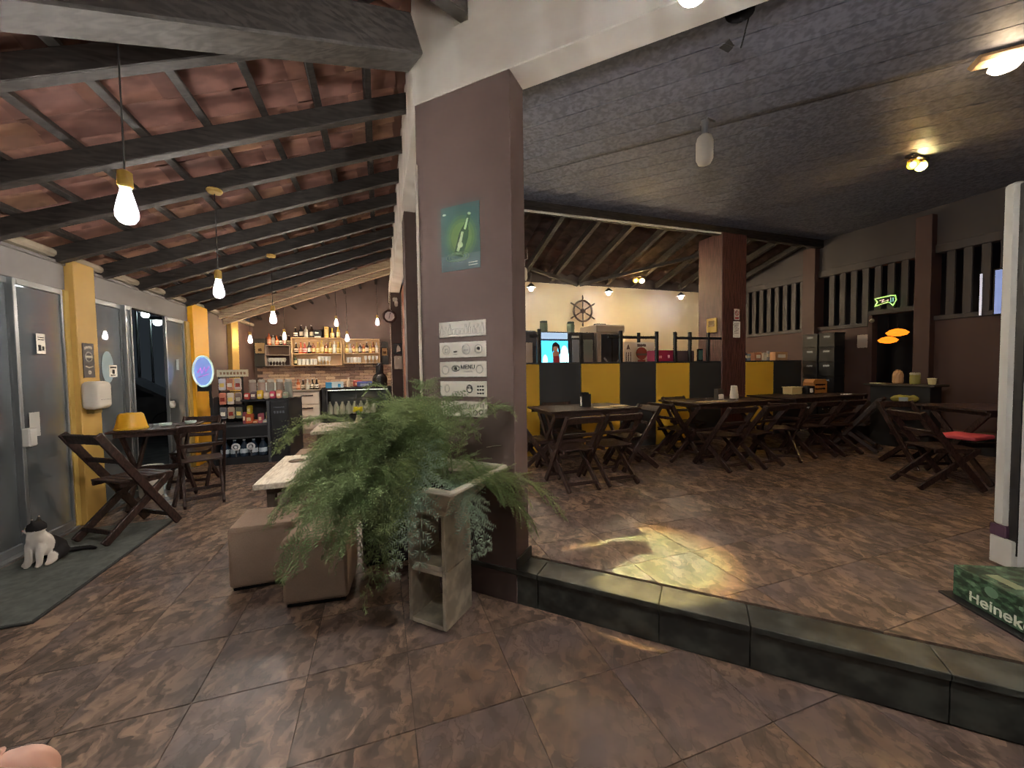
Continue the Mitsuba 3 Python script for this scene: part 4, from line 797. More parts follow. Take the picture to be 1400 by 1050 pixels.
# ------------------------------------------------------------------ white freezer and beer carton at the right edge
k = thing('freezer', 'tall white upright freezer cut by the right edge of the photo', 'freezer')
FRZ = mat('#b9bbbd', .35)
da = np.array([-.43, -.90, 0]); da /= np.linalg.norm(da); db = np.array([-da[1], da[0], 0])
FZ = frame((3.43, 1.24, UZ), da, db, (0, 0, 1))
part(k, 'body', mv(box(.115, .80, .005, .66, .02, 2.24, .02), FZ), FRZ)
dk = part(k, 'door', mv(box(0, .075, 0, .665, .25, 2.22, .016), FZ), mat('#c6c6c2', .35)); part(dk, 'handle', mv(box(-.04, .0, .10, .14, 1.0, 1.5, .012), FZ), mat('#a9a9a6', .4)); part(dk, 'trim_band', mv(box(-.006, .08, -.004, .67, .185, .255, .006), FZ), mat('#3a2536', .5), label='dark purple band under the door')
part(k, 'gasket', mv(box(.075, .116, .015, .65, .1, 2.20), FZ), BLACK); part(k, 'kick_plate', mv(box(-.008, .115, .0, .66, .02, .183, .006), FZ), mat('#c0bfba', .5))
for i in range(4): part(k, 'foot', mv(lathe([(.025, 0), (.025, .022)], 12), FZ@frame(((.1, .74)[i % 2], (.06, .60)[i//2], 0), (1, 0, 0), (0, 1, 0), (0, 0, 1))), BLACK)
bx_ = np.array([2.78, 1.13, UZ+.012]); FBX = frame(bx_, da, db, (0, 0, 1))
k = thing('beer_carton', 'long green beer carton with white lettering on a black tray before the freezer', 'carton')
def carton_c(p, n, uv):
    a = fbm(p.x*38, p.y*38, p.z*55, octaves=3)
    return mix(mix(C('#16261c'), C('#2f4a35'), smoothstep(.38, .55, a)), C('#5d7a5c'), smoothstep(.62, .72, a)*.7)
CG = tex('carton_print', carton_c, rough=.5)
part(k, 'carton', mv(box(0, .95, 0, .34, .0, .155, .004), FBX), CG)
FF = FBX @ frame((0, -.0008, 0), (1, 0, 0), (0, 0, 1), (0, -1, 0))
def lt(s, h, x, z, w=None): return text(s, h, FF @ frame((x, z, 0), (1, 0, 0), (0, 1, 0), (0, 0, 1)), .0012, True, w)
part(k, 'lettering', join([lt('Heineken', .046, .235, .040, .30), lt('Heineken', .046, .60, .040, .30)]), mat('#d8dccf', .5))
FT = FBX @ frame((0, 0, .1555), (1, 0, 0), (0, 1, 0), (0, 0, 1))
part(k, 'top_print', join([mv(box(a, a+.13, .05, .10, 0, .0012), FT) for a in (.1, .42, .72)]+[text('Heineken', .05, FT @ frame((.45, .2, 0), (1, 0, 0), (0, 1, 0), (0, 0, 1)), .0012, True, .4)]), mat('#8b9575', .5))
part(k, 'star_print', join([blob(FF, .012, .012, 5, 0, x, .105) for x in (.10, .30, .52, .72)]+[blob(FF, .03, .025, 12, 0, x, .11) for x in (.18, .6)]), mat('#55705a', .5))
part(k, 'fold', join([mv(box(.475, .479, -.001, .001, 0, .155), FBX), mv(box(.475, .479, 0, .34, .1545, .1562), FBX)]), mat('#1c2b20', .6))
solo('tray', mv(box(-.03, 1.0, -.04, .38, -.012, -.001, .002), FBX), BLACK, 'thin black tray under the green beer carton', 'tray')

# ------------------------------------------------------------------ ottomans and low tables
def ottoman(x, y, a, w, h, label, m):
    k = thing('ottoman', label, 'ottoman')
    part(k, 'body', mv(rbox(-w/2, w/2, -w/2, w/2, .02, h, .025, 4), rotz(a, (x, y, 0))), m, 30)
    part(k, 'top_seam', mv(join([beam(p, q, .006, .006) for p, q in (((-w/2+.02, -w/2, h-.03), (w/2-.02, -w/2, h-.03)), ((-w/2, -w/2+.02, h-.03), (-w/2, w/2-.02, h-.03)), ((w/2, -w/2+.02, h-.03), (w/2, w/2-.02, h-.03)))]), rotz(a, (x, y, 0))), m)
    part(k, 'base', mv(box(-w/2+.02, w/2-.02, -w/2+.02, w/2-.02, 0, .025), rotz(a, (x, y, 0))), BLACK)
ottoman(-.765, 3.10, 0, .385, .42, 'square taupe ottoman at the left, farther from the camera', 'taupe_fabric')
ottoman(-.385, 2.755, -.10, .37, .42, 'square taupe ottoman in front, its top under the fern', 'taupe_fabric')
ottoman(.03, 3.12, 0, .36, .40, 'charcoal ottoman half hidden behind the concrete plinth', mat('#2f2d2f', .9, .15))
ottoman(-.80, 5.42, 0, .42, .42, 'taupe ottoman beyond the far side of the nearer low table', 'taupe_fabric')
def low_table(x0, x1, y0, y1, h, label):
    k = thing('low_table', label, 'low table')
    n = 4; w = (x1-x0)/n
    part(k, 'top', box(x0, x1, y0, y1, h-.045, h, .006), 'table_wood')
    for x in (x0+.10, x1-.10):
        for y in (y0+.12, y1-.12): part(k, 'leg', box(x-.03, x+.03, y-.03, y+.03, 0, h-.045, .004), mat('#4a4038', .6))
    part(k, 'apron', box(x0+.07, x1-.07, y0+.08, y1-.08, h-.10, h-.045, .004), mat('#4a4038', .6))
low_table(-.93, -.22, 3.36, 4.42, .575, 'pale wood low table nearest the ottomans')
low_table(-.95, -.25, 6.05, 7.0, .575, 'pale mottled low table farther back with a yellow flower vase')
for i, (x, y) in enumerate(((-.77, 4.12), (-.60, 4.12))): solo('coaster', at(lathe([(.065, 0), (.068, .004), (.06, .008)], 20), x, y, .576), mat('#4d3a2c', .5), ('left', 'right')[i]+' of two dark round coasters on the pale low table', 'coaster', smooth=40)
k = thing('stool', 'dark square stool under the farther low table', 'stool'); part(k, 'seat', rbox(-.60, -.28, 5.62, 5.94, .34, .42, .02), BLACK, 30)
for x in (-.57, -.31):
    for y in (5.65, 5.91): part(k, 'leg', box(x-.02, x+.02, y-.02, y+.02, 0, .345), BLACK)
k = thing('flower_vase', 'small vase with yellow flowers on the farther low table', 'vase')
part(k, 'vase', at(lathe([(.04, 0), (.055, .04), (.05, .11), (.03, .15), (.035, .17)], 18), -.22+.0-.1, 6.35, .576), mat('#d7d3b4', .3), True)
fl_ = []
for i in range(14):
    a = i*2.4; r = .03+.05*((i*7) % 5)/5; g = trimesh.creation.icosphere(1, .022); fl_.append(at(g, -.32+r*math.cos(a), 6.35+r*math.sin(a), .80+.05*((i*3) % 4)/4+.02))
part(k, 'flowers', join(fl_), mat('#d9cf2e', .6)); part(k, 'stems', join([tube([(-.32, 6.35, .70), (-.32+.04*math.cos(i*2.4), 6.35+.04*math.sin(i*2.4), .81)], .003, 5) for i in range(8)]), mat('#4f7a35', .6))
for i, x in enumerate((-.48, -.41)):
    k = thing('shaker', ('left', 'right')[i]+' of two small white shakers on the farther low table', 'shaker'); part(k, 'body', at(lathe([(.02, 0), (.022, .05), (.015, .07)], 12), x, 6.25, .576), WHITEP, 40); part(k, 'cap', at(lathe([(.016, .07), (.014, .085)], 12), x, 6.25, .576), CHROME)

# ------------------------------------------------------------------ plinth, planter and fern
PC = np.array([.305, 2.235]); PA = PI/4
def block(z0, label):
    k = thing('concrete_block', label, 'block', )
    f = rotz(PA, (PC[0], PC[1], z0)); w, h, t = .13, .325, .026     # open through along local +x / -x
    part(k, 'shell', mv(join([box(-w, w, -w, -w+t, 0, h, .005), box(-w, w, w-t, w, 0, h, .005), box(-w, w, -w+t, w-t, 0, t, .003), box(-w, w, -w+t, w-t, h-t, h, .003)]), f), 'pale_concrete')
block(0.0, 'hollow pale concrete block standing on the floor at the step corner'); block(.326, 'hollow pale concrete block stacked on the lower one under the planter')
k = thing('planter', 'flared square pale planter on the concrete blocks, holding the fern', 'planter')
PZ = .652
def frustum(b, t, h, z):
    v = [(sx*b, sy*b, z) for sx, sy in ((-1, -1), (1, -1), (1, 1), (-1, 1))]+[(sx*t, sy*t, z+h) for sx, sy in ((-1, -1), (1, -1), (1, 1), (-1, 1))]
    return v
o_, i_ = frustum(.105, .27, .19, 0), frustum(.085, .25, .17, .02)
v = o_+i_; f = [[0, 3, 2], [0, 2, 1]]
for a in range(4):
    b = (a+1) % 4
    f += [[a, b, 4+b], [a, 4+b, 4+a], [8+a, 12+b, 8+b], [8+a, 12+a, 12+b], [4+a, 4+b, 12+b], [4+a, 12+b, 12+a]]
f += [[8, 9, 10], [8, 10, 11]]
FPL = rotz(PA, (.30, 2.16, PZ))
part(k, 'bowl', mv(M(v, f), FPL), 'pale_concrete')
rm = [(-.27, -.27), (.27, -.27), (.27, .27), (-.27, .27)]
for a in range(4):
    p, q_ = rm[a], rm[(a+1) % 4]
    part(k, 'rim', mv(beam((*p, .19), (*q_, .19), .034, .026, .008, e=.012), FPL), mat('#ebe4d6', .4))
part(k, 'soil', mv(box(-.20, .20, -.20, .20, .13, .15), FPL), mat('#2a211b', .95))
FE = thing('potted_fern', 'large feathery green fern spilling from the planter beside the pillar', 'plant')
r_ = np.random.default_rng(11)
def frond(az, L, rise, droop, base, tilt=0.):
    n = 26; t = np.linspace(0, 1, n)
    h = np.array([math.cos(az), math.sin(az), 0]); sd = np.array([-math.sin(az), math.cos(az), 0])
    hor = L*(t*.92-.12*t*t); ver = rise*np.sin(np.minimum(t*1.9, PI*.62))*1.0 - droop*t**2.4
    p = base+hor[:, None]*h+ver[:, None]*np.array([0, 0, 1.])+(tilt*t**2)[:, None]*sd
    tg = np.gradient(p, axis=0); tg /= np.linalg.norm(tg, axis=1, keepdims=True)
    V = []; F = []
    def quadstrip(a, b, w, side):
        i = len(V); V.extend([a-side*w, a+side*w, b]); F.append([i, i+1, i+2])
    for i in range(n-1):
        i0 = len(V); w = .0028*(1-t[i]*.7); V.extend([p[i]-sd*w, p[i]+sd*w, p[i+1]+sd*w, p[i+1]-sd*w]); F.extend([[i0, i0+1, i0+2], [i0, i0+2, i0+3]])
    m = int(34*L/.6)
    for j in range(m):
        u = .16+.84*(j+r_.uniform(0, .6))/m
        q = u*(n-1); i = min(int(q), n-2); c = p[i]+(p[i+1]-p[i])*(q-i); tt = tg[i]
        side = np.cross(tt, (0, 0, 1)); side /= np.linalg.norm(side)+1e-9; upn = np.cross(side, tt)
        ln = (.15*math.sin(PI*min(1, (u*.95+.03)))**.8+.02)*r_.uniform(.8, 1.15)*min(1, L/.55)
        for s in (-1, 1):
            d = side*s*.85+tt*.55+upn*r_.uniform(-.25, .25)-np.array([0, 0, .12]); d /= np.linalg.norm(d); e = c+d*ln
            quadstrip(c, e, .0012, tt)
            k_ = max(4, int(ln/.014))
            nn = np.cross(d, upn); nn /= np.linalg.norm(nn)+1e-9
            for x in range(1, k_+1):
                b = c+d*ln*x/k_; l2 = .031*(1-.6*x/k_)*r_.uniform(.8, 1.2)
                for s2 in (-1, 1):
                    d2 = nn*s2*.8+d*.6+upn*r_.uniform(-.35, .35); d2 /= np.linalg.norm(d2)
                    quadstrip(b, b+d2*l2, .0042, d)
    return M(V, F)
B0 = np.array([.28, 2.16, PZ+.16])
specs = []
for i in range(54):       # the mass spilling to the left and towards the ottomans
    az = math.radians(r_.uniform(148, 228)); L_ = r_.uniform(.45, 1.0); specs.append((az, L_, r_.uniform(.14, .52), r_.uniform(.25, .72)*(1.15-.45*L_)))
specs += [(math.radians(a), l, h, d) for a, l, h, d in ((205, .46, .2, .62), (212, .5, .16, .66), (196, .52, .18, .62), (188, .5, .2, .66), (180, .44, .2, .6))]
for i in range(24):       # upright crown
    az = math.radians(r_.uniform(110, 262)); specs.append((az, r_.uniform(.22, .48), r_.uniform(.38, .58), r_.uniform(.05, .3)))
for i in range(7):        # towards the camera, short over the rim
    az = math.radians(r_.uniform(225, 262)); specs.append((az, r_.uniform(.25, .38), r_.uniform(.25, .45), r_.uniform(.1, .35)))
specs += [(math.radians(a), l, h, d) for a, l, h, d in ((-12, .66, .12, .30), (-20, .72, .16, .40), (-4, .5, .22, .35), (-16, .80, .10, .32), (-24, .62, .04, .36), (0, .42, .40, .2), (-8, .36, .46, .12), (-14, .5, .46, .1), (5, .34, .50, .14))]
for i, (az, L, rise, droop) in enumerate(specs):
    b = B0+np.array([r_.uniform(-.09, .09), r_.uniform(-.09, .09), 0])
    part(FE, 'frond', frond(az, L, rise, droop, b, r_.uniform(-.1, .1)), 'fern_green' if i % 5 in (0, 3) else 'fern_dark')
for az, L, rise, droop in ((236, .42, .34, .52), (246, .40, .30, .62), (228, .45, .26, .6), (240, .30, .40, .45), (305, .44, .12, .40), (298, .40, .10, .42)):
    part(FE, 'frond', frond(math.radians(az), L, rise, droop, B0+np.array([.0, -.06, 0])), 'fern_pale', label='paler greyish frond')
part(FE, 'stems', join([tube([B0+np.array([r_.uniform(-.08, .08), r_.uniform(-.08, .08), -.04]), B0+np.array([r_.uniform(-.1, .1), r_.uniform(-.1, .1), .2])], .003, 5) for i in range(30)]), 'fern_dark')

# ------------------------------------------------------------------ bar: racks, bottles, counters
def rack(x0, x1, z0, z1, zm, m, label, back=True):
    k = thing('wall_rack', label, 'shelf rack'); y0, y1 = 10.10, 10.37
    for a in (x0, x1-.025): part(k, 'side', box(a, a+.025, y0, y1, z0, z1, .003), m)
    part(k, 'shelf', box(x0+.025, x1-.025, y0, y1, z0, z0+.022, .003), m); part(k, 'shelf', box(x0+.025, x1-.025, y0, y1, zm, zm+.022, .003), m); part(k, 'top', box(x0, x1, y0, y1, z1, z1+.022, .003), m)
    if back: part(k, 'back_panel', box(x0, x1, y1, y1+.02, z0, z1), m)
    return (x0, x1, z0+.023, zm+.023, z1+.023)
PWD = mat('#b79c78', .5); DWD = mat('#6b605c', .55)
rL = rack(-2.45, -1.93, 1.56, 2.02, 1.80, DWD, 'grey-brown rack at the left end of the bar wall', False)
rM = rack(-1.92, -.84, 1.56, 2.20, 1.83, PWD, 'pale wooden middle rack full of bottles on the bar wall')
rR = rack(-.82, .02, 1.60, 2.18, 1.84, PWD, 'pale wooden right rack of bottles on the bar wall')
def bottle_proto(h, r, body, label_c, cap, shape):
    pr = {0: [(r*.9, 0), (r, .01), (r, h*.60), (r*.36, h*.76), (r*.34, h*.95)], 1: [(r*.9, 0), (r, .01), (r, h*.66), (r*.8, h*.72), (r*.34, h*.78), (r*.34, h*.94)], 2: [(r*.8, 0), (r*1.05, h*.25), (r*.95, h*.45), (r*.38, h*.62), (r*.33, h*.95)]}[shape]
    bm_ = mat(body, .15, .6)
    return [('glass', mikit.ply(lathe(pr, 12), bm_, 40)), ('label', mikit.ply(lathe([(r*1.03, h*.14), (r*1.03, h*.48)], 12, False), mat(label_c, .6), True)), ('cap', mikit.ply(lathe([(r*.40, h*.93), (r*.40, h), (r*.3, h*1.005)], 12), mat(cap, .4), 40))]
BC = [('#20160f', '#d9d2c0', '#c9c9c9'), ('#6f3a1a', '#d8c08a', '#b08a3a'), ('#a8562c', '#cfa58d', '#7b2d20'), ('#14161a', '#e8e4dc', '#e0ddd5'), ('#b59a4a', '#e8dcb0', '#d8c060'), ('#c8c9c0', '#e8e8e4', '#b0b4ba'), ('#8f3a34', '#e0c8c0', '#d9d0c8'), ('#24341f', '#c9c2a2', '#d8c070')]
BN = ['dark bottle with a cream label', 'amber bottle with a gold label', 'reddish brown bottle', 'black bottle with a white label', 'golden bottle with a pale label', 'clear bottle', 'red bottle', 'green bottle']
protos = [[bottle_proto(h, r, *c, s) for h, r, s in ((.29, .040, 0), (.27, .042, 1), (.25, .048, 2))] for c in BC]
def shelf_row(x0, x1, z, n, where, y=10.24, hs=1.0, seq=None, sd=0):
    g = np.random.default_rng(sd); dx = (x1-x0)/n
    for i in range(n):
        c = seq[i % len(seq)] if seq else int(g.integers(8)); s = int(g.integers(3)); sc = hs*g.uniform(.9, 1.06)
        o_ = ORD[i]+' from left '
        stamp(protos[c][s], 'bottle', '%s, %s%s' % (BN[c], o_, where), 'bottle', 'bottles '+where, frame((x0+dx*(i+.5), y+(.025 if i % 2 else -.02), z), (1, 0, 0), (0, 1, 0), (0, 0, 1)) @ np.diag([sc, sc, sc, 1]))
shelf_row(-2.42, -1.95, rL[4], 6, 'on top of left bar rack', seq=[2, 5, 2, 3, 6, 0, 3], sd=1, hs=.95)
shelf_row(-1.89, -1.45, rM[4], 4, 'on top of middle bar rack', seq=[3, 3, 5, 0], sd=2)
shelf_row(-1.12, -.86, rM[4], 2, "at middle rack's top right end", seq=[4, 4], sd=3)
shelf_row(-1.88, -.88, rM[3], 11, "on middle rack's middle shelf", seq=[0, 2, 6, 3, 1, 4, 4, 1, 4, 5, 4], sd=4, hs=1.02)
shelf_row(-.78, -.02, rR[3], 10, "on right rack's middle shelf", seq=[4, 5, 1, 4, 3, 1, 0, 4, 1, 5], sd=5, hs=.92)
k = thing('carton', 'tall gold gift carton on top of the middle bar rack', 'carton'); part(k, 'box', box(-1.22, -1.13, 10.16, 10.28, rM[4], rM[4]+.26, .004), mat('#c9a656', .4)); part(k, 'label', box(-1.205, -1.145, 10.155, 10.16, rM[4]+.06, rM[4]+.2), mat('#e6d6a0', .6))
k = thing('box', 'black and white box on top of the middle bar rack', 'box'); part(k, 'body', box(-1.44, -1.27, 10.16, 10.30, rM[4], rM[4]+.17, .004), BLACK); part(k, 'label', join([box(-1.42, -1.34, 10.155, 10.16, rM[4]+.09, rM[4]+.13), box(-1.43, -1.30, 10.155, 10.16, rM[4]+.005, rM[4]+.035)]), PAPER)
glass_p = [[('bowl', mikit.ply(lathe([(.026, 0), (.030, .004), (.034, .11), (.031, .112)], 12), mat('#cfd3d2', .12, .8), 40)), ('base', mikit.ply(lathe([(.027, -.0), (.028, .012)], 12, False), mat('#8f9694', .2), True))],
           [('bowl', mikit.ply(lathe([(.006, .06), (.02, .075), (.034, .10), (.034, .15), (.028, .17)], 12), mat('#d8dcda', .12, .8), 40)), ('stem', mikit.ply(lathe([(.03, 0), (.006, .008), (.005, .062)], 12), mat('#c3c9c8', .15), 40))]]
def glass_row(x0, x1, z, n, where, v, sc=1.0, y=10.22):
    for i in range(n): stamp(glass_p[v], 'drinking_glass' if v == 0 else 'stem_glass', '%s, %s from left %s' % (('clear tumbler', 'clear stemmed glass')[v], ORD[i], where), 'glass', 'glasses '+where, frame((x0+(x1-x0)*(i+.5)/n, y, z), (1, 0, 0), (0, 1, 0), (0, 0, 1)) @ np.diag([sc, sc, sc, 1]))
glass_row(-2.42, -2.05, rL[2], 6, "on left rack's lower shelf", 1, 1.0)
glass_row(-1.82, -1.40, rM[2], 5, "on middle rack's bottom shelf", 0, 1.25)
glass_row(-1.38, -1.10, rM[2], 4, "on the right half of middle rack's bottom shelf", 1, 1.2)
glass_row(-.76, -.42, rR[2], 4, "on the left half of right rack's bottom shelf", 0, 1.2)
glass_row(-.36, -.02, rR[2], 4, "on the right half of right rack's bottom shelf", 1, 1.0)
k = thing('bottle', 'tall slim bottle at the left of the bottom shelf of the middle bar rack', 'bottle')
for n_, d_ in protos[7][0]: part(k, n_, d_, None, to=frame((-1.86, 10.22, rM[2]), (1, 0, 0), (0, 1, 0), (0, 0, 1))@np.diag([.8, .8, .8, 1]))
# framed pieces and boards on the bar wall
for i, (x0, x1, z0, z1, sx0, sx1, sz0, sz1) in enumerate(((-2.80+.09, -2.47, 1.55, 2.2, -2.69, -2.50, 1.86, 2.10), (.06, .22, 1.58, 2.15, .07, .19, 1.80, 1.99))):
    k = thing('framed_print', ('beige print on a dark board at the left end of the bar wall', 'beige print on a dark board right of the bottle racks')[i], 'picture')
    part(k, 'board', box(x0, x1, 10.34, 10.39, z0, z1, .004), mat('#26282a', .6)); part(k, 'print', box(sx0, sx1, 10.333, 10.34, sz0, sz1), mat('#b39a72', .7)); part(k, 'emblem', box((sx0+sx1)/2-.035, (sx0+sx1)/2+.035, 10.328, 10.333, sz0+.05, sz0+.11), mat('#5b4326', .7))
k = thing('wall_clock', 'round white clock with dark rim on the post at the right bar end', 'clock')
FK = frame((.235, 8.965, 2.61), (1, 0, 0), (0, 0, 1), (0, -1, 0))
part(k, 'rim', mv(ring(.125, .022, 30, 8), FK), mat('#3a2420', .4), True); part(k, 'face', mv(lathe([(.12, -.02), (.12, .0), (.001, .001)], 26), FK), mat('#d0cac4', .5), 40)
part(k, 'hands', join([mv(beam((0, 0, .004), (.02, .085, .004), .012, .003, 0), FK), mv(beam((0, 0, .006), (-.015, -.055, .006), .014, .003, 0), FK)]), INK)
part(k, 'marks', join([mv(cbox((.10*math.cos(a), .10*math.sin(a), .003), (.008, .008, .003)), FK) for a in np.arange(12)*PI/6]), INK)
k = thing('camera_fixture', 'small white security lamp at the top of the post above the clock', 'lamp'); part(k, 'mount', cbox((.36, 8.96, 2.98), (.10, .06, .08), .01), mat('#a9a39a', .5)); part(k, 'head', mv(lathe([(.03, -.07), (.04, -.05), (.04, .05), (.02, .06)], 14), frame((.38, 8.90, 2.88), (1, 0, 0), (0, .5, .86), (0, -.86, .5))), mat('#c9c3ba', .4), 40)
k = thing('framed_print', 'black picture with a white figure on the brown wall right of the clock', 'picture'); part(k, 'board', box(.30, .47, 8.96, 8.998, 1.78, 2.02, .004), BLACK); part(k, 'figure', join([mv(prism([(-.04, -.08), (.05, -.05), (.04, .04), (-.01, .09), (-.03, .02)], 0, .003), frame((.40, 8.96, 1.9), (1, 0, 0), (0, 0, 1), (0, -1, 0)))]), mat('#b9b4aa', .6))
k = thing('panel_box', 'pale electric panel box on the post below the black picture', 'panel'); part(k, 'case', box(.31, .48, 8.93, 8.998, 1.45, 1.74, .008), mat('#a59c90', .5)); part(k, 'lamp', at(trimesh.creation.icosphere(1, .012), .40, 8.925, 1.68), PAPER)
# counters
k = thing('drawer_cabinet', 'white three-drawer cabinet under the bar worktop', 'cabinet')
part(k, 'body', box(-2.20, -1.33, 9.92, 10.36, 0, .97, .004), mat('#b9ada0', .5))
for i in range(3):
    d = part(k, 'drawer', box(-1.87, -1.345, 9.90, 9.92, .10+i*.29, .375+i*.29, .006), mat('#ebe3d8', .45)); part(d, 'handle', box(-1.70, -1.47, 9.88, 9.90, .28+i*.29, .31+i*.29, .005), mat('#4a4442', .4))
part(k, 'kick_board', box(-2.2, -1.34, 9.93, 9.95, 0, .09), BLACK)
solo('worktop', box(-2.70, -1.30, 9.86, 10.40, .972, 1.01, .005), mat('#8b8379', .4), 'grey worktop over the white drawers at the back of the bar', 'worktop')
k = thing('bottle_cooler', 'black glass-fronted cooler counter with pale bottles inside, right of the drawers', 'cooler')
X0, X1, Y0 = -1.28, .24, 9.86
for nm_, g in (('side', box(X0, X0+.09, Y0, 10.36, 0, 1.0, .004)), ('side', box(X1-.06, X1, Y0, 10.36, 0, 1.0, .004)), ('floor_panel', box(X0+.09, X1-.06, Y0, 10.36, 0, .18)), ('back', box(X0+.09, X1-.06, 10.33, 10.36, .18, .96)), ('top', box(X0, X1, Y0-.03, 10.36, 1.0, 1.04, .005)), ('shelf', box(X0+.09, X1-.06, Y0+.06, 10.33, .38, .40))): part(k, nm_, g, BLACK if nm_ != 'back' else mat('#4b524e', .5))
for x in (X0+.11, -.55, .1): part(k, 'frame_bar', box(x-.012, x+.012, Y0-.012, Y0+.012, .18, 1.0, .003), STEEL)
part(k, 'glass_door', M([(X0+.12, Y0+.01, .2), (-.56, Y0+.01, .2), (-.56, Y0+.01, .97), (X0+.12, Y0+.01, .97)], [[0, 1, 2], [0, 2, 3]]), 'cooler_glass'); part(k, 'glass_door', M([(-.54, Y0+.01, .2), (.09, Y0+.01, .2), (.09, Y0+.01, .97), (-.54, Y0+.01, .97)], [[0, 1, 2], [0, 2, 3]]), 'cooler_glass')
part(k, 'light_strip', box(X0+.1, X1-.07, Y0+.08, Y0+.12, .965, .985), WHITEP, emitter=emit((.9, 1, .85), .22))  # added glow inside the cooler, over the bottles
jug = [('body', mikit.ply(lathe([(.06, 0), (.068, .02), (.068, .17), (.03, .25), (.022, .27)], 14), mat('#c9ccb8', .3), 40)), ('cap', mikit.ply(lathe([(.024, .27), (.024, .30), (.015, .302)], 12), mat('#dfe0d2', .4), 40))]
for i in range(8): stamp(jug, 'milk_bottle', 'pale plump bottle, %s from the left inside the cooler counter' % ORD[i], 'bottle', 'pale bottles inside the cooler counter', frame((-1.14+i*.138, 10.05+.03*(i % 2), .402), (1, 0, 0), (0, 1, 0), (0, 0, 1)))
k = thing('card', 'blue and white printed card standing on the front edge of the cooler counter', 'card'); part(k, 'sheet', mv(box(-.19, .19, -.004, .004, 0, .16), frame((-1.0, 9.84, 1.02), (1, 0, 0), (0, 1, 0), (0, 0, 1))), mat('#b9cbd6', .5)); part(k, 'print', join([box(-1.19, -1.06, 9.832, 9.836, 1.03, 1.17), box(-.93, -.87, 9.832, 9.836, 1.05, 1.13)]), mat('#2f7fae', .5))
k = thing('bag', 'blue and white packet on the cooler counter', 'packet'); part(k, 'body', rbox(-.52, -.18, 9.88, 10.02, 1.041, 1.17, .03), mat('#4a568f', .5), 40); part(k, 'print', box(-.45, -.25, 9.874, 9.882, 1.07, 1.12), mat('#aab4cf', .5))
k = thing('blender', 'black blender-like machine standing on the right of the cooler counter', 'machine')
part(k, 'base', at(lathe([(.15, 0), (.17, .03), (.17, .20), (.13, .28), (.09, .31)], 20), .0, 10.0, 1.041), BLACK, 40); part(k, 'jar', at(lathe([(.08, .31), (.085, .33), (.09, .50), (.07, .52)], 18), .0, 10.0, 1.041), mat('#1d1e22', .25), 40); part(k, 'lid', at(lathe([(.07, .52), (.06, .56), (.03, .57)], 16), .0, 10.0, 1.041), BLACK, 40)
k = thing('plate_stack', 'white bowl on the cooler counter by the mosaic bricks', 'bowl'); part(k, 'bowl', at(lathe([(.04, 0), (.05, .01), (.09, .08), (.085, .08), (.045, .015), (.005, .012)], 20), -.28, 10.22, 1.041), mat('#d9cdb5', .4), 40)
k = thing('dispenser', 'white pump bottle standing on the cooler counter', 'bottle'); part(k, 'body', at(lathe([(.035, 0), (.04, .01), (.04, .13), (.015, .16)], 14), -.72, 10.15, 1.041), mat('#d2c4b0', .4), 40); part(k, 'pump', at(lathe([(.012, .16), (.012, .21), (.03, .215), (.03, .23)], 12), -.72, 10.15, 1.041), mat('#cfc6ba', .4), 40)
k = thing('bag', 'red packet behind the blue one on the cooler counter', 'packet'); part(k, 'body', rbox(-.62, -.42, 10.12, 10.22, 1.041, 1.20, .03), mat('#8f3a30', .5), 40); part(k, 'print', box(-.57, -.47, 10.115, 10.121, 1.08, 1.14), mat('#c9a08a', .5))
shelf_row(-1.84, -1.36, 1.011, 5, 'on worktop above white drawers', y=10.1, seq=[2, 0, 5, 0, 3], sd=9, hs=.95)
glass_row(-2.62, -1.95, 1.011, 5, 'on the worktop behind the snack stand', 0, 1.6, y=10.05)

# ------------------------------------------------------------------ black snack stand with sweets
k = SN = thing('snack_stand', 'black snack stand with open shelves before the bar', 'display stand')
SB = mat('#1b1c1f', .45); SG = mat('#3b3d41', .45)
part(k, 'side', box(-2.44, -2.40, 7.0, 7.55, 0, 1.05, .005), SB); part(k, 'side', box(-1.70, -1.66, 7.0, 7.55, 0, .97, .005), SG)
part(k, 'back', box(-2.40, -1.70, 7.51, 7.55, 0, .97), SB); part(k, 'base', box(-2.40, -1.70, 7.02, 7.51, 0, .11, .004), SB)
part(k, 'shelf', box(-2.40, -1.70, 7.0, 7.51, .40, .43, .004), SG); part(k, 'shelf', box(-2.40, -1.70, 7.0, 7.51, .585, .615, .004), SG); part(k, 'fascia', box(-2.40, -1.70, 7.0, 7.02, .43, .585), SB); part(k, 'top', box(-2.05, -1.38, 7.0, 7.55, .97, 1.0, .004), SB)
part(k, 'sign_panel', box(-1.64, -1.41, 6.985, 7.0, .10, .95, .004), SB); part(k, 'column', box(-1.655, -1.39, 7.0, 8.1, 0, .969, .006), mat('#232428', .4), label='black end cabinet of the stand'); part(k, 'print', join([box(-1.60, -1.45, 6.983, 6.985, .86, .875)]+[box(-1.60+i*.04, -1.573+i*.04, 6.983, 6.985, .77, .81) for i in range(4)]), mat('#4a4e56', .5))
k = thing('snack_rack', 'black wire rack hung with snack bags at the left of the snack stand', 'rack')
part(k, 'post', box(-2.395, -2.37, 7.22, 7.245, .617, 1.45), BLACK); part(k, 'post', box(-2.09, -2.065, 7.22, 7.245, .617, 1.45), BLACK)
for i in range(3): part(k, 'bar', box(-2.38, -2.08, 7.20, 7.22, .88+i*.235, .892+i*.235), BLACK)
part(k, 'header', box(-2.40, -1.98, 7.19, 7.20, 1.36, 1.47), mat('#b9ad94', .6)); part(k, 'print', join([box(-2.36+i*.045, -2.332+i*.045, 7.188, 7.19, 1.395, 1.435) for i in range(8)]), mat('#7d5f45', .6))
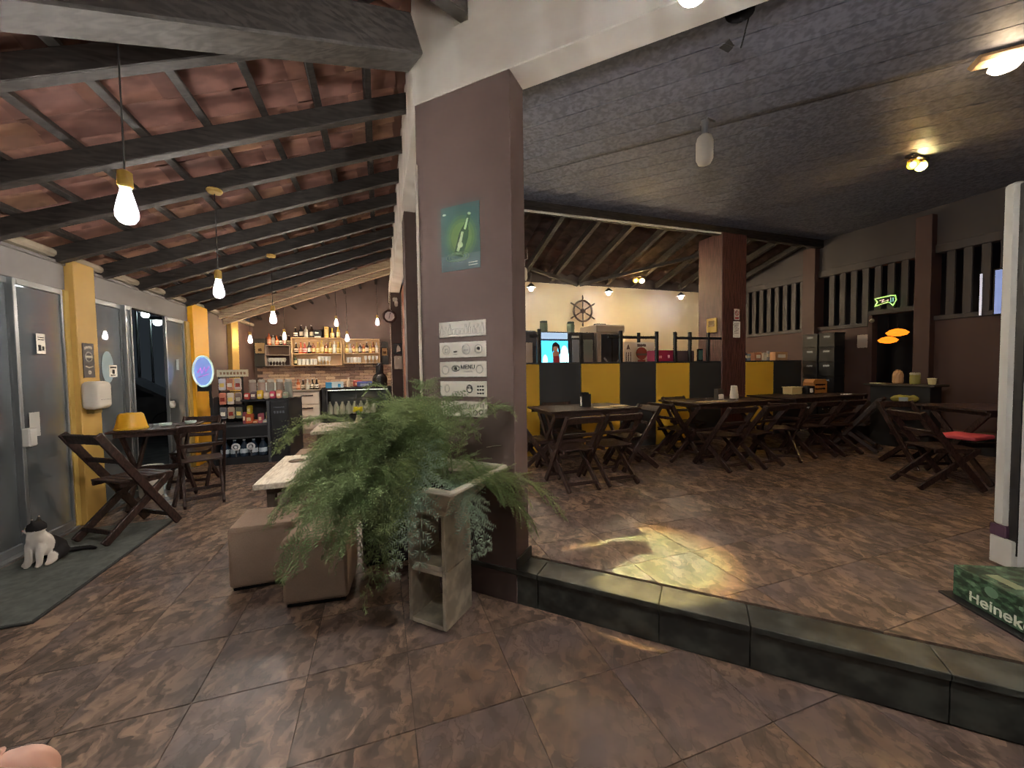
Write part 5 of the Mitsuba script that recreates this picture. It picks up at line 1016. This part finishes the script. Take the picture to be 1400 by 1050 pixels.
sb_c = ['#5b5c60', '#a3937f', '#6a6d60', '#b3705a', '#c3b7aa', '#7c6a62', '#b9b4b8', '#b0765c', '#b3a9a4']
for r in range(3):
    for c in range(3):
        k = thing('snack_bag', 'snack bag, %s from left in the %s row of the wire rack' % (ORD[c], ('bottom', 'middle', 'top')[r]), 'snack bag', 'snack bags on the wire rack')
        x, z = -2.33+c*.105, .70+r*.225
        g = rbox(-.047, .047, -.022, .022, 0, .185, .018, 3); part(k, 'bag', at(g, x, 7.175, z), mat(sb_c[(r*3+c) % 9], .35), 40); part(k, 'print', at(box(-.03, .03, -.0245, -.0215, .05, .11), x, 7.175, z), mat(('#e6e0d0', '#7a2c22', '#d9c06a')[(r+c) % 3], .5))
jars = [('#b8433c', 'red'), ('#5a4a4c', 'dark'), ('#c9a43a', 'yellow'), ('#c9b7a2', 'beige'), ('#b83e5c', 'pink'), ('#d0987a', 'peach'), ('#8f9a86', 'greenish')]
for i in range(7):
    c, n_ = jars[i]; x = -1.98+i*.088
    k = thing('sweet_bag', n_+' bag of sweets, %s from the left along the front of the snack stand top' % ORD[i], 'sweets', 'sweets along the snack stand top')
    part(k, 'bag', at(rbox(-.041, .041, -.05, .05, 0, .10+.02*(i % 3), .025, 3), x, 7.10, 1.001), mat(c, .4), 40); part(k, 'print', at(box(-.025, .025, -.053, -.049, .04, .08), x, 7.10, 1.001), mat('#e3d6c3', .5))
for i in range(5):
    k = thing('storage_jar', 'clear storage jar, %s from the left at the back of the snack stand top' % ORD[i], 'jar', 'storage jars on the snack stand')
    x = -1.98+i*.13
    part(k, 'body', at(lathe([(.05, 0), (.055, .01), (.055, .24), (.045, .26)], 14), x, 7.38, 1.001), mat(('#8b7f78', '#a08a80', '#7b756c', '#93867a', '#8a8f88')[i], .15, .7), 40); part(k, 'lid', at(lathe([(.048, .26), (.05, .265), (.05, .30), (.03, .305)], 14), x, 7.38, 1.001), mat('#b0aca4', .4), 40)
for i, (x, c, w, h, n_) in enumerate(((-2.035, '#8a4652', .045, .18, 'pink packet'), (-1.975, '#ae5434', .09, .15, 'orange carton'), (-1.97, '#c2a935', .05, .13, 'yellow box on the orange carton'), (-1.89, '#b3603f', .075, .05, 'low orange tray of sweets'), (-1.82, '#a3545e', .06, .15, 'rose coloured pouch'), (-1.755, '#a9acae', .06, .05, 'white tray of sweets'), (-1.75, '#84855f', .06, .16, 'olive labelled jar'))):
    z = .617+(.152 if i == 2 else 0)
    k = thing('sweet_box', n_+' on the upper open shelf of the snack stand', 'sweets'); y_ = 7.10 if i != 6 else 7.25
    part(k, 'body', box(x-w/2, x+w/2, y_, y_+.12, z, z+h, .008), mat(c, .45)); part(k, 'print', box(x-w*.3, x+w*.3, y_-.003, y_+.001, z+h*.3, z+h*.65), mat('#e2cfa8', .5))
pet = [('body', mikit.ply(lathe([(.05, 0), (.058, .015), (.058, .15), (.02, .225), (.017, .24)], 14), mat('#23303f', .12, .7), 40)), ('label', mikit.ply(lathe([(.0595, .05), (.0595, .12)], 14, False), mat('#aab4bb', .5), True)), ('cap', mikit.ply(lathe([(.02, .24), (.02, .26), (.012, .262)], 12), mat('#c3ccd2', .4), 40))]
for i in range(5): stamp(pet, 'water_bottle', 'dark blue bottle with pale label, %s from left on the lowest snack stand shelf' % ORD[i], 'bottle', 'bottles on the lowest shelf of the snack stand', frame((-2.31+i*.128, 7.12, .112), (1, 0, 0), (0, 1, 0), (0, 0, 1)))
for i, x in enumerate((-2.14, -1.94)):
    k = thing('round_label', ('left', 'right')[i]+' of two round pale labels on the front of the lowest snack stand shelf', 'label'); f_ = frame((x, 7.03, .27), (1, 0, 0), (0, 0, 1), (0, -1, 0)); part(k, 'disc', mv(lathe([(.06, 0), (.06, .006)], 20), f_), mat('#b3b6b8', .5), 40); part(k, 'print', mv(ring(.028, .005, 16, 5), f_@frame((0, 0, .007), (1, 0, 0), (0, 1, 0), (0, 0, 1))), mat('#4a4f55', .5), True); part(k, 'stand', box(x-.01, x+.01, 7.03, 7.04, .112, .22), SG)
k = thing('neon_sign', 'glowing blue oval neon sign above the left end of the snack stand', 'neon sign')
FO = frame((-2.50, 6.98, 1.45), (1, 0, 0), (0, 0, 1), (0, -1, 0))
part(k, 'tube', mv(ring(1, .012, 48, 8, .125, .225), FO), WHITEP, True, emitter=emit((.30, .95, 1.0), 2.6))
part(k, 'panel', blob(FO, .115, .215, 36, -.012, 0, 0), mat('#6f86c0', .4), emitter=emit((.30, .38, .80), .10))
part(k, 'lettering', join([mv(tube([(-.07, -.02, .0), (-.03, .05, 0), (-.02, -.03, 0), (.02, .06, 0), (.03, -.01, 0), (.08, .07, 0)], .008, 6), FO), mv(tube([(-.06, -.09, 0), (.02, -.06, 0), (.07, -.04, 0)], .006, 6), FO)]), mat('#d58ad8', .4), True, emitter=emit((.9, .3, .85), .3))
part(k, 'bracket', join([mv(box(-.09, .09, -.30, -.20, -.04, -.02), FO), box(-2.44, -2.41, 6.985, 6.999, .9, 1.25)]), BLACK)

# ------------------------------------------------------------------ mat, cat
mt = thing('door_mat', 'grey carpet mat along the glass doors under the cat', 'mat')
part(mt, 'carpet', box(-2.66, -1.93, 2.95, 4.6, .001, .012, .004), 'grey_carpet'); part(mt, 'edging', join([box(-1.935, -1.915, 2.94, 4.61, .001, .014, .003), box(-2.66, -1.93, 2.935, 2.955, .001, .014, .003)]), mat('#252625', .8))
def blobby(bones, edge=.012, it=12):
    """One continuous body from capsules: [(p0, r0, p1, r1), ...]."""
    parts = []
    for p0, r0, p1, r1 in bones:
        a = m3.Manifold.sphere(r0, 20).translate(list(map(float, p0))); b = m3.Manifold.sphere(r1, 20).translate(list(map(float, p1)))
        parts.append(m3.Manifold.batch_hull([a, b]))
    m = m3.Manifold.batch_boolean(parts, m3.OpType.Add).refine_to_length(edge).to_mesh()
    g = trimesh.Trimesh(m.vert_properties[:, :3], m.tri_verts, process=True)
    trimesh.smoothing.filter_taubin(g, .5, -.53, it); return g
# sitting cat, local +x = where its chest faces; head turned to its right
cb = [((-.075, 0, .085), .082, (.0, 0, .15), .078), ((.0, 0, .15), .078, (.045, 0, .215), .060), ((.045, 0, .215), .058, (.055, 0, .265), .045),            # haunch, chest, neck
      ((-.05, .065, .065), .058, (.03, .075, .035), .030), ((-.05, -.065, .065), .058, (.03, -.075, .035), .030),                                             # thighs
      ((.03, .075, .022), .022, (.075, .075, .016), .016), ((.03, -.075, .022), .022, (.075, -.075, .016), .016),                                             # hind paws
      ((.055, .036, .17), .034, (.078, .036, .08), .021), ((.078, .036, .08), .021, (.08, .036, .022), .017), ((.08, .036, .018), .018, (.105, .036, .015), .015),
      ((.055, -.036, .17), .034, (.078, -.036, .08), .021), ((.078, -.036, .08), .021, (.08, -.036, .022), .017), ((.08, -.036, .018), .018, (.105, -.036, .015), .015),
      ((-.12, 0, .04), .022, (-.17, .05, .022), .019), ((-.17, .05, .022), .019, (-.20, .14, .02), .017), ((-.20, .14, .02), .017, (-.17, .22, .02), .013)]       # tail on the floor
HC = np.array([.062, .012, .305]); hdir = np.array([.28, -.95, -.05]); hdir /= np.linalg.norm(hdir); hside = np.cross((0, 0, 1), hdir); hside /= np.linalg.norm(hside)
cb += [(HC-hdir*.008, .052, HC+hdir*.01, .049), ((.052, .0, .255), .042, HC, .045), (HC+hdir*.035-np.array([0, 0, .012]), .030, HC+hdir*.052-np.array([0, 0, .016]), .021)]
for s in (-1, 1): e = HC+hside*s*.032; cb.append((e+np.array([0, 0, .030]), .018, e+hside*s*.010+np.array([0, 0, .078]), .005))
cg = blobby(cb, .009, 10)
cv = cg.vertices; bl = np.zeros(len(cv))
loc = cv-HC; up_ = loc[:, 2]; fr = loc@hdir
head = (np.linalg.norm(loc, axis=1) < .085) & (cv[:, 2] > .255)
black = np.where(head, (up_ > -.018) & ~((np.abs(loc@hside) < .010) & (fr > .015)) & ~((fr > .042)), cv[:, 0] < .005-.18*(cv[:, 2]-.12)) | ((cv[:, 0] < -.10))
black &= ~((cv[:, 0] > .02) & (cv[:, 2] < .05)); 
colr = np.where(black[:, None], s2l('#1c1a1b'), s2l('#d6cfc8'))
CATM = rotz(-1.72, (-2.43, 3.86, .013)) @ np.diag([.95, .95, .95, 1])
k = thing('cat', 'black and white cat sitting on the mat by the glass door, head turned left', 'cat')
part(k, 'body', mv(cg, CATM), 'coat', True, color=colr)
for s in (-1, 1):
    e_ = HC+hdir*.044+hside*s*.021+np.array([0, 0, .010]); ek = part(k, 'eye', mv(at(trimesh.creation.icosphere(2, .0085), *e_), CATM), mat('#a9a552', .1, .8), True); part(ek, 'pupil', mv(at(trimesh.creation.icosphere(1, .0045), *(e_+hdir*.006)), CATM), BLACK, True)
part(k, 'nose', mv(at(trimesh.creation.icosphere(1, .006), *(HC+hdir*.074-np.array([0, 0, .010]))), CATM), mat('#b98a86', .5), True)
part(k, 'whiskers', mv(join([tube([HC+hdir*.062+hside*s*.012-np.array([0, 0, .018]), HC+hdir*.055+hside*s*.065-np.array([0, 0, .018-.012*q])], .0006, 4) for s in (-1, 1) for q in (-1, 0, 1)]), CATM), WHITEP)

# ------------------------------------------------------------------ the photographer's hand, one fingertip inside the frame
def chain(ps, rs): return [(ps[i], rs[i], ps[i+1], rs[i+1]) for i in range(len(ps)-1)]
_v = _f+_r*((-2-700)/530)-_u*((1078-525)/530); FG = EYE+_v/np.linalg.norm(_v)*.150
fd = .62*_r+.55*_u+.12*_f; fd /= np.linalg.norm(fd); bk_ = -.45*_u-.25*_r-.55*_f; bk_ /= np.linalg.norm(bk_)
tip = FG; ja = tip-fd*.024; jb = ja-(fd*.95-_u*.2)*.026; jc = jb-(fd*.9-_u*.1+_f*.25)*.042
hb = chain([tip, ja, jb, jc], [.0085, .0092, .0095, .0102])
for i, L in ((1, 1.06), (2, 1.0), (3, .8)):
    q = jc+bk_*.020*i; d1 = fd*.8-_u*.45; d2 = fd*.2-_u*.9; d3 = -fd*.6-_u*.7
    hb += chain([q, q+d1*.040*L, q+d1*.040*L+d2*.022*L, q+d1*.040*L+d2*.022*L+d3*.018*L], [.0098, .0090, .0085, .0075])
wr_ = jc+bk_*.03-fd*.085-_u*.02
for i in range(4): hb.append((jc+bk_*.020*i, .0115, wr_+bk_*.010*(i-1.5), .015))
hb += chain([wr_-bk_*.01, wr_-bk_*.03+fd*.015-_u*.05, wr_-bk_*.04+fd*.035-_u*.085, wr_-bk_*.04+fd*.05-_u*.11], [.015, .0125, .0105, .0085])
hb += chain([wr_, wr_-fd*.14-_u*.04, wr_-fd*.30-_u*.1], [.022, .028, .036])
hm = blobby(hb, .003, 8)
def skin_c(p, n, uv): return mix(C('#b98673'), C('#cfa08a'), fbm(p.x*220, p.y*220, p.z*220))
tex('skin', skin_c, rough=.55, spec=.35)
k = thing('person', "fingertip of the person taking the photo at the bottom left corner", 'person')
part(k, 'hand', hm, 'skin', True)
nl = trimesh.creation.icosphere(2, 1); nl.vertices *= (.0062, .0052, .0016)
na = np.cross(fd, _u); na /= np.linalg.norm(na); nu = np.cross(na, fd)
part(k, 'nail', mv(nl, frame(tip-fd*.002+nu*.0072, fd, na, nu)), mat('#d9b0a2', .3), True)
